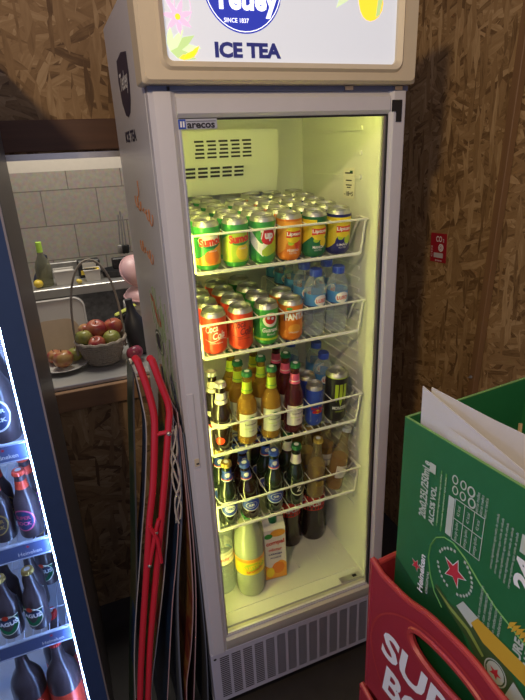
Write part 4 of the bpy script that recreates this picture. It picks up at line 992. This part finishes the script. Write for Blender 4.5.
board('advertising_board', [(-.024, 1.09), (-.031, 1.03), (-.050, .90), (-.068, .797), (-.105, .595), (-.150, .38), (-.183, .222), (-.212, .002)], .02, .20, .003, PR[4], EDGE[0], 'colourful advertising board with white edge, just right of the red stand')
board('advertising_board', [(-.019, 1.07), (-.025, .98), (-.043, .788), (-.066, .64), (-.092, .494), (-.143, .155), (-.165, .002)], .02, .22, .003, PR[2], EDGE[1], 'advertising board with pink edge, second to the right of the red stand')
board('advertising_board', [(-.0195, 1.05), (-.0215, .95), (-.036, .78), (-.066, .58), (-.084, .40), (-.099, .18), (-.106, .002)], .024, .25, .005, EDGE[2], EDGE[2], 'thick grey blue curved board in the middle of the leaning boards')
board('advertising_board', [(-.0142, 1.10), (-.0142, 1.0), (-.0168, .80), (-.030, .515), (-.055, .32), (-.082, .177), (-.095, .002)], .018, .25, .003, PR[1], EDGE[1], 'reddish printed board with pale edge, third from the refrigerator side')
board('advertising_board', [(-.0103, 1.06), (-.0104, .90), (-.0115, .70), (-.026, .463), (-.066, .109), (-.078, .002)], .018, .25, .003, PR[3], EDGE[1], 'dark printed board with pale edge, second from the refrigerator side')
board('advertising_board', [(-.0065, 1.04), (-.0065, .65), (-.012, .30), (-.030, .002)], .010, .25, .003, EDGE[3], EDGE[2], 'plain dark grey board lying directly against the refrigerator side')
# torn plastic wrap
b = MB((-.03, .01, .95)); PL = pm('clear_wrap', (.55, .50, .42), .3, noise=.2)
for k in range(3):
    pts = [(-.031-.012*t+.009*math.sin(t*9+k*1.7), .006-.004*k, 1.07-.27*t+.006*math.cos(t*14+k)) for t in [i/16 for i in range(17)]]
    b.tube(pts, .0022, PL, 5, rs=[.0012+.0016*abs(math.sin(i*1.3+k)) for i in range(17)])
o = b.build('plastic_wrap'); o.location = (-.03, .01, .95); tag(o, 'torn strip of clear plastic wrap hanging on the edge of a board', 'plastic wrap')

# ================================================================== KITCHEN THINGS
b = MB((0, .85, .93)); b.box((HX0+.002, .622, .955), (HX1-.002, 1.24, .97), STEEL, bev=.002); o = b.build('steel_worktop'); o.location = (0, .85, .93)
tag(o, 'stainless steel worktop running through the serving hatch', 'worktop')
b = MB((0, 1.37, 0)); b.box((-1.2, 1.25, 1.125), (.9, 1.498, 1.165), STEEL, bev=.003); b.box((-1.2, 1.27, .0), (.9, 1.49, 1.1245), pm('speckled_panel', (.10, .10, .10), .5, noise=.9, nscale=55)); o = b.build('wall_counter'); o.location = (0, 1.37, 0)
tag(o, 'stainless ledge counter along the tiled kitchen wall', 'counter')
b = MB((0, 1.48, 1.2)); b.box((-.27, 1.47, 1.166), (-.055, 1.497, 1.235), STEELD, bev=.002); o = b.build('steel_splash_strip'); o.location = (0, 1.48, 1.2); tag(o, 'dull steel strip on the ledge against the kitchen tiles', 'metal strip')
# green bottle
pr = [(0, .002), (.030, 0), (.033, .006), (.033, .085), (.028, .105), (.014, .135), (.0115, .15), (.0115, .185), (0, .185)]
t = thing('wine_bottle', (-.285, 1.33, 1.1655), (0, 0, 0), 'greenish glass bottle with lime coloured neck on the kitchen ledge', 'bottle')
b = MB(); b.lathe(pr, clearm('olive_glass', (.75, .76, .62), (.26, .26, .18), .35), 24); b.build('glass_body', t)
b = MB(); b.lathe([(.0125, .148), (.0125, .190), (.011, .192), (0, .192)], pm('lime_foil', (.45, .75, .08), .4), 18); b.build('neck_foil', t)
# white tub
def tub(name, loc, w, d, h, m, label, lidm=None, cat='tub'):
    t = thing(name, loc, (0, 0, 0), label, cat); b = MB(); k = .85
    V = [(-w/2*k, -d/2*k, 0), (w/2*k, -d/2*k, 0), (w/2*k, d/2*k, 0), (-w/2*k, d/2*k, 0), (-w/2, -d/2, h), (w/2, -d/2, h), (w/2, d/2, h), (-w/2, d/2, h)]
    b.add(V, [(3, 2, 1, 0), (0, 1, 5, 4), (1, 2, 6, 5), (2, 3, 7, 6), (3, 0, 4, 7)], m); b.tube([(x, y, h) for x, y in ((-w/2, -d/2), (w/2, -d/2), (w/2, d/2), (-w/2, d/2))], .003, m, 6, closed=True)
    b.add([(x*.97, y*.97, h*.9) for x, y, z in V[4:]], [(0, 1, 2, 3)], lidm or m); b.build('tub_body', t)
    return t
WPL = pm('white_plastic', (.62, .60, .55), .45); YLW = pm('lemon_yellow', (.75, .55, .06), .5, noise=.1); BLKP = pm('black_matt', (.02, .02, .02), .5)
tub('food_tub', (-.205, 1.33, 1.1655), .085, .08, .062, WPL, 'small white food tub on the kitchen ledge beside the green bottle')
tub('food_tub', (-.085, 1.34, 1.1655), .070, .07, .050, WPL, 'food tub with yellow contents on the kitchen ledge', YLW)
b = MB((-.09, 1.42, 1.166)); b.box((-.14, 1.40, 1.1665), (-.04, 1.46, 1.245), BLKP, bev=.006); b.box((-.13, 1.396, 1.18), (-.05, 1.40, 1.20), YLW); b.box((-.12, 1.396, 1.21), (-.06, 1.40, 1.235), WPL); o = b.build('black_radio'); o.name = 'small_appliance'; o.location = (-.09, 1.42, 1.166)
tag(o, 'small black box appliance behind the yellow tub on the ledge', 'appliance')
def blob(name, loc, r, m, label, cat, sq=(1, 1, .9), stem=True, grp=None):
    t = thing(name, loc, (R(random.uniform(-20, 20)), R(random.uniform(-20, 20)), random.uniform(0, 6)), label, cat, grp)
    b = MB(); n = 14; pr = []
    for i in range(n+1):
        a = -PI/2+PI*i/n; rr = r*math.cos(a); z = r*math.sin(a)*sq[2]
        if i > n*.75: z -= r*.28*((i/n-.75)/.25)**1.6
        pr.append((max(rr, 0), z))
    b.lathe(pr, m, 24); b.build('fruit_flesh' if cat != 'onion' else 'onion_bulb', t)
    if stem: b = MB(); b.tube([(0, 0, r*.45), (.002, 0, r*.75), (.004, 0, r*.98)], .0014, pm('stem_brown', (.10, .06, .03), .7), 5); b.build('stem', t)
    return t
def fruitm(n, c0, c1):
    m = bpy.data.materials.new(n); m.use_nodes = True; nt = m.node_tree; bs = nt.nodes['Principled BSDF']; bs.inputs['Roughness'].default_value = .3
    tc = nt.nodes.new('ShaderNodeTexCoord'); no = nt.nodes.new('ShaderNodeTexNoise'); no.inputs['Scale'].default_value = 22; nt.links.new(tc.outputs['Object'], no.inputs['Vector'])
    cr = nt.nodes.new('ShaderNodeValToRGB'); cr.color_ramp.elements[0].position = .38; cr.color_ramp.elements[1].position = .6; cr.color_ramp.elements[0].color = (*c0, 1); cr.color_ramp.elements[1].color = (*c1, 1)
    nt.links.new(no.outputs['Fac'], cr.inputs[0]); nt.links.new(cr.outputs[0], bs.inputs['Base Color']); return m
APR = fruitm('apple_red_skin', (.32, .03, .03), (.45, .14, .06)); APG = fruitm('apple_green_skin', (.22, .24, .04), (.36, .34, .08)); APM = fruitm('apple_mixed_skin', (.34, .05, .04), (.5, .3, .10)); ON = fruitm('red_onion_skin', (.18, .02, .05), (.28, .05, .08)); LEM = fruitm('lemon_skin', (.75, .55, .05), (.8, .62, .1))
blob('lemon', (-.315, 1.30, 1.185), .020, LEM, 'lemon lying left of the green bottle on the kitchen ledge', 'lemon', (1, 1, .9), False)
blob('lemon', (-.148, 1.285, 1.178), .013, LEM, 'lemon piece in front of the white tub on the kitchen ledge', 'lemon', (1, 1, .8), False)
# plate of apples
t = thing('serving_plate', (-.262, .79, .9705), (0, 0, 0), 'white plate holding two apples on the steel worktop left of the basket', 'plate'); b = MB()
PLT = pm('glazed_white', (.55, .53, .48), .25); b.lathe([(0, 0), (.045, 0), (.050, .004), (.082, .016), (.084, .019), (.080, .019), (.05, .008), (0, .007)], PLT, 36); b.build('plate_dish', t)
blob('apple', (-.262, .772, 1.0145), .036, APM, 'large red and yellow apple in front on the white plate', 'apple')
blob('apple', (-.218, .822, 1.008), .029, APG, 'small green apple behind on the white plate', 'apple')
blob('apple', (-.290, .833, 1.007), .029, APM, 'yellow red apple at the back left of the white plate', 'apple')
# cutting board & tray behind
t = thing('cutting_board', (-.27, .90, .9705), (R(-14), 0, 0), 'pale rounded cutting board leaning upright behind the plate of apples', 'board'); b = MB()
b.prism(rrect(-.085, .085, 0, .15, .05, 8), 'y', -.004, .004, pm('pale_wood_board', (.58, .46, .30), .55, noise=.08)); b.build('board_blade', t)
t = thing('plastic_tray', (-.25, 1.02, .9705), (R(-10), 0, 0), 'white plastic tray standing upright behind the cutting board', 'tray'); b = MB()
b.prism(rrect(-.12, .10, 0, .20, .04, 8), 'y', -.003, .003, WPL); pts = rrect(-.115, .095, .005, .195, .04, 8); b.tube([(x, -.004, z) for x, z in pts], .004, WPL, 6, closed=True); b.build('tray_panel', t)
# fruit basket
bk = thing('fruit_basket', (-.122, .80, .9705), (0, 0, R(8)), 'woven wicker basket with tall hoop handle full of apples on the worktop', 'basket')
WK = pm('whitewashed_wicker', (.34, .29, .22), .75, noise=.2, nscale=80)
b = MB(); b.lathe([(0, .002), (.055, .0), (.058, .004), (.074, .05), (.086, .085), (.083, .085), (.071, .052), (.054, .008), (0, .006)], WK, 32)
for j in range(9):
    z = .006+j*.0092; rr = .0585+.0285*(z/.085); n = 64
    b.tube([((rr+.0022*math.cos(i*PI/2+j*PI)) * math.cos(2*PI*i/n), (rr+.0022*math.cos(i*PI/2+j*PI))*math.sin(2*PI*i/n), z) for i in range(n)], .0038, WK, 5, closed=True)
for i in range(32):
    a = 2*PI*i/32; b.tube([(.060*math.cos(a), .060*math.sin(a), .003), (.089*math.cos(a+.05), .089*math.sin(a+.05), .087)], .0025, WK, 5)
n = 60; b.tube([(.089*math.cos(2*PI*i/n), .089*math.sin(2*PI*i/n), .089+.002*math.sin(i*1.5)) for i in range(n)], .006, WK, 6, closed=True)
b.build('woven_bowl', bk)
b = MB(); b.tube([(-.088*math.cos(a), .0, .086+.295*math.sin(a)**.75) for a in [PI*i/28 for i in range(1, 28)]]+[], .0042, WK, 8); b.tube([(-.088, 0, .04), (-.0878, 0, .15)], .0042, WK, 6); b.tube([(.088, 0, .04), (.0878, 0, .15)], .0042, WK, 6); b.build('hoop_handle', bk)
for (x, y, z, r_, m, lab) in ((-.178, .782, 1.078, .033, APG, 'green apple at the left front of the basket'), (-.132, .800, 1.098, .038, APR, 'big red apple on top in the middle of the basket'), (-.140, .750, 1.058, .031, APR, 'red apple at the front rim, low in the basket'),
                              (-.085, .765, 1.066, .032, APG, 'greenish yellow apple at the right front of the basket'), (-.070, .818, 1.092, .036, APR, 'dark red apple at the right rear of the basket'), (-.165, .842, 1.085, .030, APM, 'mottled apple behind the green one in the basket')):
    blob('apple', (x, y, z), r_, m, lab, 'apple')
blob('red_onion', (-.013, .745, 1.002), .031, ON, 'red onion on the worktop right of the basket', 'onion')
blob('garlic', (-.040, .715, .982), .011, pm('garlic_skin', (.65, .6, .5), .6), 'small white garlic clove on the worktop beside the red onion', 'garlic', (1, 1, 1.1), False)
# black mitt-like bag / brush, bowls, utensils
t = thing('black_bottle', (.022, .83, .9705), (0, R(-6), 0), 'dark bottle shaped container standing right of the basket by the refrigerator', 'bottle'); b = MB()
b.lathe([(0, 0), (.038, 0), (.042, .01), (.042, .09), (.036, .13), (.020, .16), (.014, .19), (.014, .215), (0, .217)], pm('black_rubber', (.022, .024, .03), .45), 24); b.build('bottle_body', t)
t = thing('scrubbing_brush', (-.012, 1.0, 1.05), (0, R(-18), R(10)), 'black bristle brush with yellow green back lying above the basket', 'brush'); b = MB()
b.box((-.06, -.015, .02), (.05, .015, .034), BLKP, bev=.004); b.build('brush_block', t)
b = MB()
for i in range(16):
    for j in range(4): x = -.056+i*.0068; y = -.011+j*.007; b.tube([(x, y, .021), (x+random.uniform(-.002, .002), y, -.004)], .0014, BLKP, 4)
b.build('bristles', t); bpy.data.objects['bristles']['kind'] = 'stuff'
b = MB(); b.box((-.02, -.013, .035), (.075, .013, .044), pm('yellow_green_pad', (.55, .60, .10), .6), bev=.004); b.build('scouring_pad', t)
t = thing('dish_drainer', (.02, 1.02, .9705), (0, 0, 0), 'low grey steel drainer stand under the brush beside the basket', 'stand'); b = MB(); b.box((-.075, -.08, .0), (.085, .08, .008), STEELD, bev=.002); b.box((-.07, -.02, .008), (-.06, .02, .075), STEELD); b.box((.06, -.02, .008), (.07, .02, .105), STEELD); b.build('drainer_frame', t)
PKP = pm('pink_plastic', (.58, .36, .37), .4)
def bowl(loc, rot, r, label):
    t = thing('pink_bowl', loc, rot, label, 'bowl', 'pink plastic bowls'); b = MB(); n = 9
    out = [(r*math.cos(a), -r*.62*math.sin(a)) for a in [PI/2*i/n for i in range(n+1)]]
    pr = out+[(max(0, q[0]-.003), q[1]+.003) for q in reversed(out)]; b.lathe(pr, PKP, 32); b.tube([((r+.002)*math.cos(2*PI*i/40), (r+.002)*math.sin(2*PI*i/40), 0) for i in range(40)], .0035, PKP, 6, closed=True); b.build('bowl_shell', t)
    return t
bowl((.088, 1.13, 1.225), (R(-128), R(20), 0), .072, 'pink plastic bowl tipped on edge, upper one beside the refrigerator')
bowl((.098, 1.12, 1.115), (R(185), R(5), 0), .078, 'pink plastic bowl upside down, lower one beside the refrigerator')
t = thing('storage_box', (.105, 1.172, .9705), (0, 0, 0), 'pale storage box under the pink bowls on the worktop', 'box'); b = MB(); b.box((-.085, -.06, 0), (.085, .06, .112), WPL, bev=.006); b.build('box_body', t)
for i, (x, l) in enumerate(((.062, .17), (.076, .19), (.090, .16))):
    t = thing('ladle', (x, 1.40, 1.30), (0, R(4-2*i), 0), 'steel kitchen utensil hanging upright, %s of three by the tiles' % ('left', 'middle', 'right')[i], 'utensil', 'hanging steel utensils'); b = MB()
    b.tube([(0, 0, 0), (0, 0, l*.8)], .0035, STEELD, 6); b.build('handle', t); b = MB(); b.lathe([(0, -.045), (.010, -.040), (.014, -.02), (.012, -.004), (.004, .0), (0, .0)], BLKP if i else STEELD, 14); b.build('ladle_head', t)
t = thing('frying_pan', (.02, 1.38, 1.166), (0, 0, R(20)), 'black pan with handle sticking out on the kitchen ledge', 'pan'); b = MB(); b.lathe([(0, 0), (.055, 0), (.065, .03), (.062, .03), (.053, .004), (0, .004)], BLKP, 28); b.build('pan_dish', t)
b = MB(); b.tube([(-.060, 0, .028), (-.10, 0, .045), (-.15, 0, .05)], .006, BLKP, 8); b.build('handle', t)
t = thing('black_kettle', (.055, 1.36, 1.20), (0, 0, 0), 'dark box shaped grater on the ledge near the refrigerator', 'kitchen tool'); t.name = 'box_grater'; b = MB(); b.box((-.045, -.02, .0), (.045, .02, .05), BLKP, bev=.005); b.build('grater_body', t)
# dark cloth left
t = thing('hand_blender', (-.33, 1.42, 1.1655), (0, R(24), 0), 'dark blue hand tool leaning at the left end of the kitchen ledge', 'kitchen tool'); b = MB(); b.lathe([(0, 0), (.012, 0), (.014, .03), (.010, .06), (.020, .075), (.022, .12), (.015, .135), (0, .138)], pm('dark_blue_plastic', (.03, .035, .06), .5), 18); b.build('tool_body', t)

# ================================================================== LIGHTS
def area(name, loc, rot, size, energy, col, sy=None):
    l = bpy.data.lights.new(name, 'AREA'); l.energy = energy; l.color = col; l.size = size
    if sy: l.shape = 'RECTANGLE'; l.size_y = sy
    o = bpy.data.objects.new(name, l); C.objects.link(o); o.location = loc; o.rotation_euler = rot; return o
def point(name, loc, energy, col, rad=.05):
    l = bpy.data.lights.new(name, 'POINT'); l.energy = energy; l.color = col; l.shadow_soft_size = rad
    o = bpy.data.objects.new(name, l); C.objects.link(o); o.location = loc; return o
point('ceiling_lamp_light', (-.70, -1.25, 2.42), 34, (1., .74, .42), .05)
area('kitchen_ceiling_light', (-.1, 1.1, 2.45), (0, 0, 0), .5, 9, (1., .93, .80))
point('added_fill_light', (.2, -2.3, 2.45), 7, (1., .88, .74), .08)  # weak out-of-view fill light, added only to lift the room's ambient level
w = bpy.data.worlds.new('World'); bpy.context.scene.world = w; w.use_nodes = True
w.node_tree.nodes['Background'].inputs[0].default_value = (.46, .48, .74, 1); w.node_tree.nodes['Background'].inputs[1].default_value = .29

# ================================================================== CAMERA
cam = bpy.data.cameras.new('camera'); co = bpy.data.objects.new('camera', cam); C.objects.link(co)
px, py, pz, a, t_, c = -0.2123939739187014, -1.0873853558104423, 1.680584138236023, 0.36956282867317336, -0.3709221346010961, -0.04568873047901435
fw = Vector((math.sin(a)*math.cos(t_), math.cos(a)*math.cos(t_), math.sin(t_))); rt = Vector((math.cos(a), -math.sin(a), 0)); up = rt.cross(fw)
r2 = rt*math.cos(c)+up*math.sin(c); u2 = -rt*math.sin(c)+up*math.cos(c)
co.matrix_world = Matrix(((r2.x, u2.x, -fw.x, px), (r2.y, u2.y, -fw.y, py), (r2.z, u2.z, -fw.z, pz), (0, 0, 0, 1)))
cam.sensor_fit = 'VERTICAL'; cam.sensor_height = 24; cam.lens = 511.69365/700*24; cam.clip_start = .02; cam.clip_end = 50
S = bpy.context.scene; S.camera = co
S.view_settings.view_transform = 'Standard'; S.view_settings.look = 'None'; S.view_settings.gamma = 1; S.view_settings.exposure = 0.68
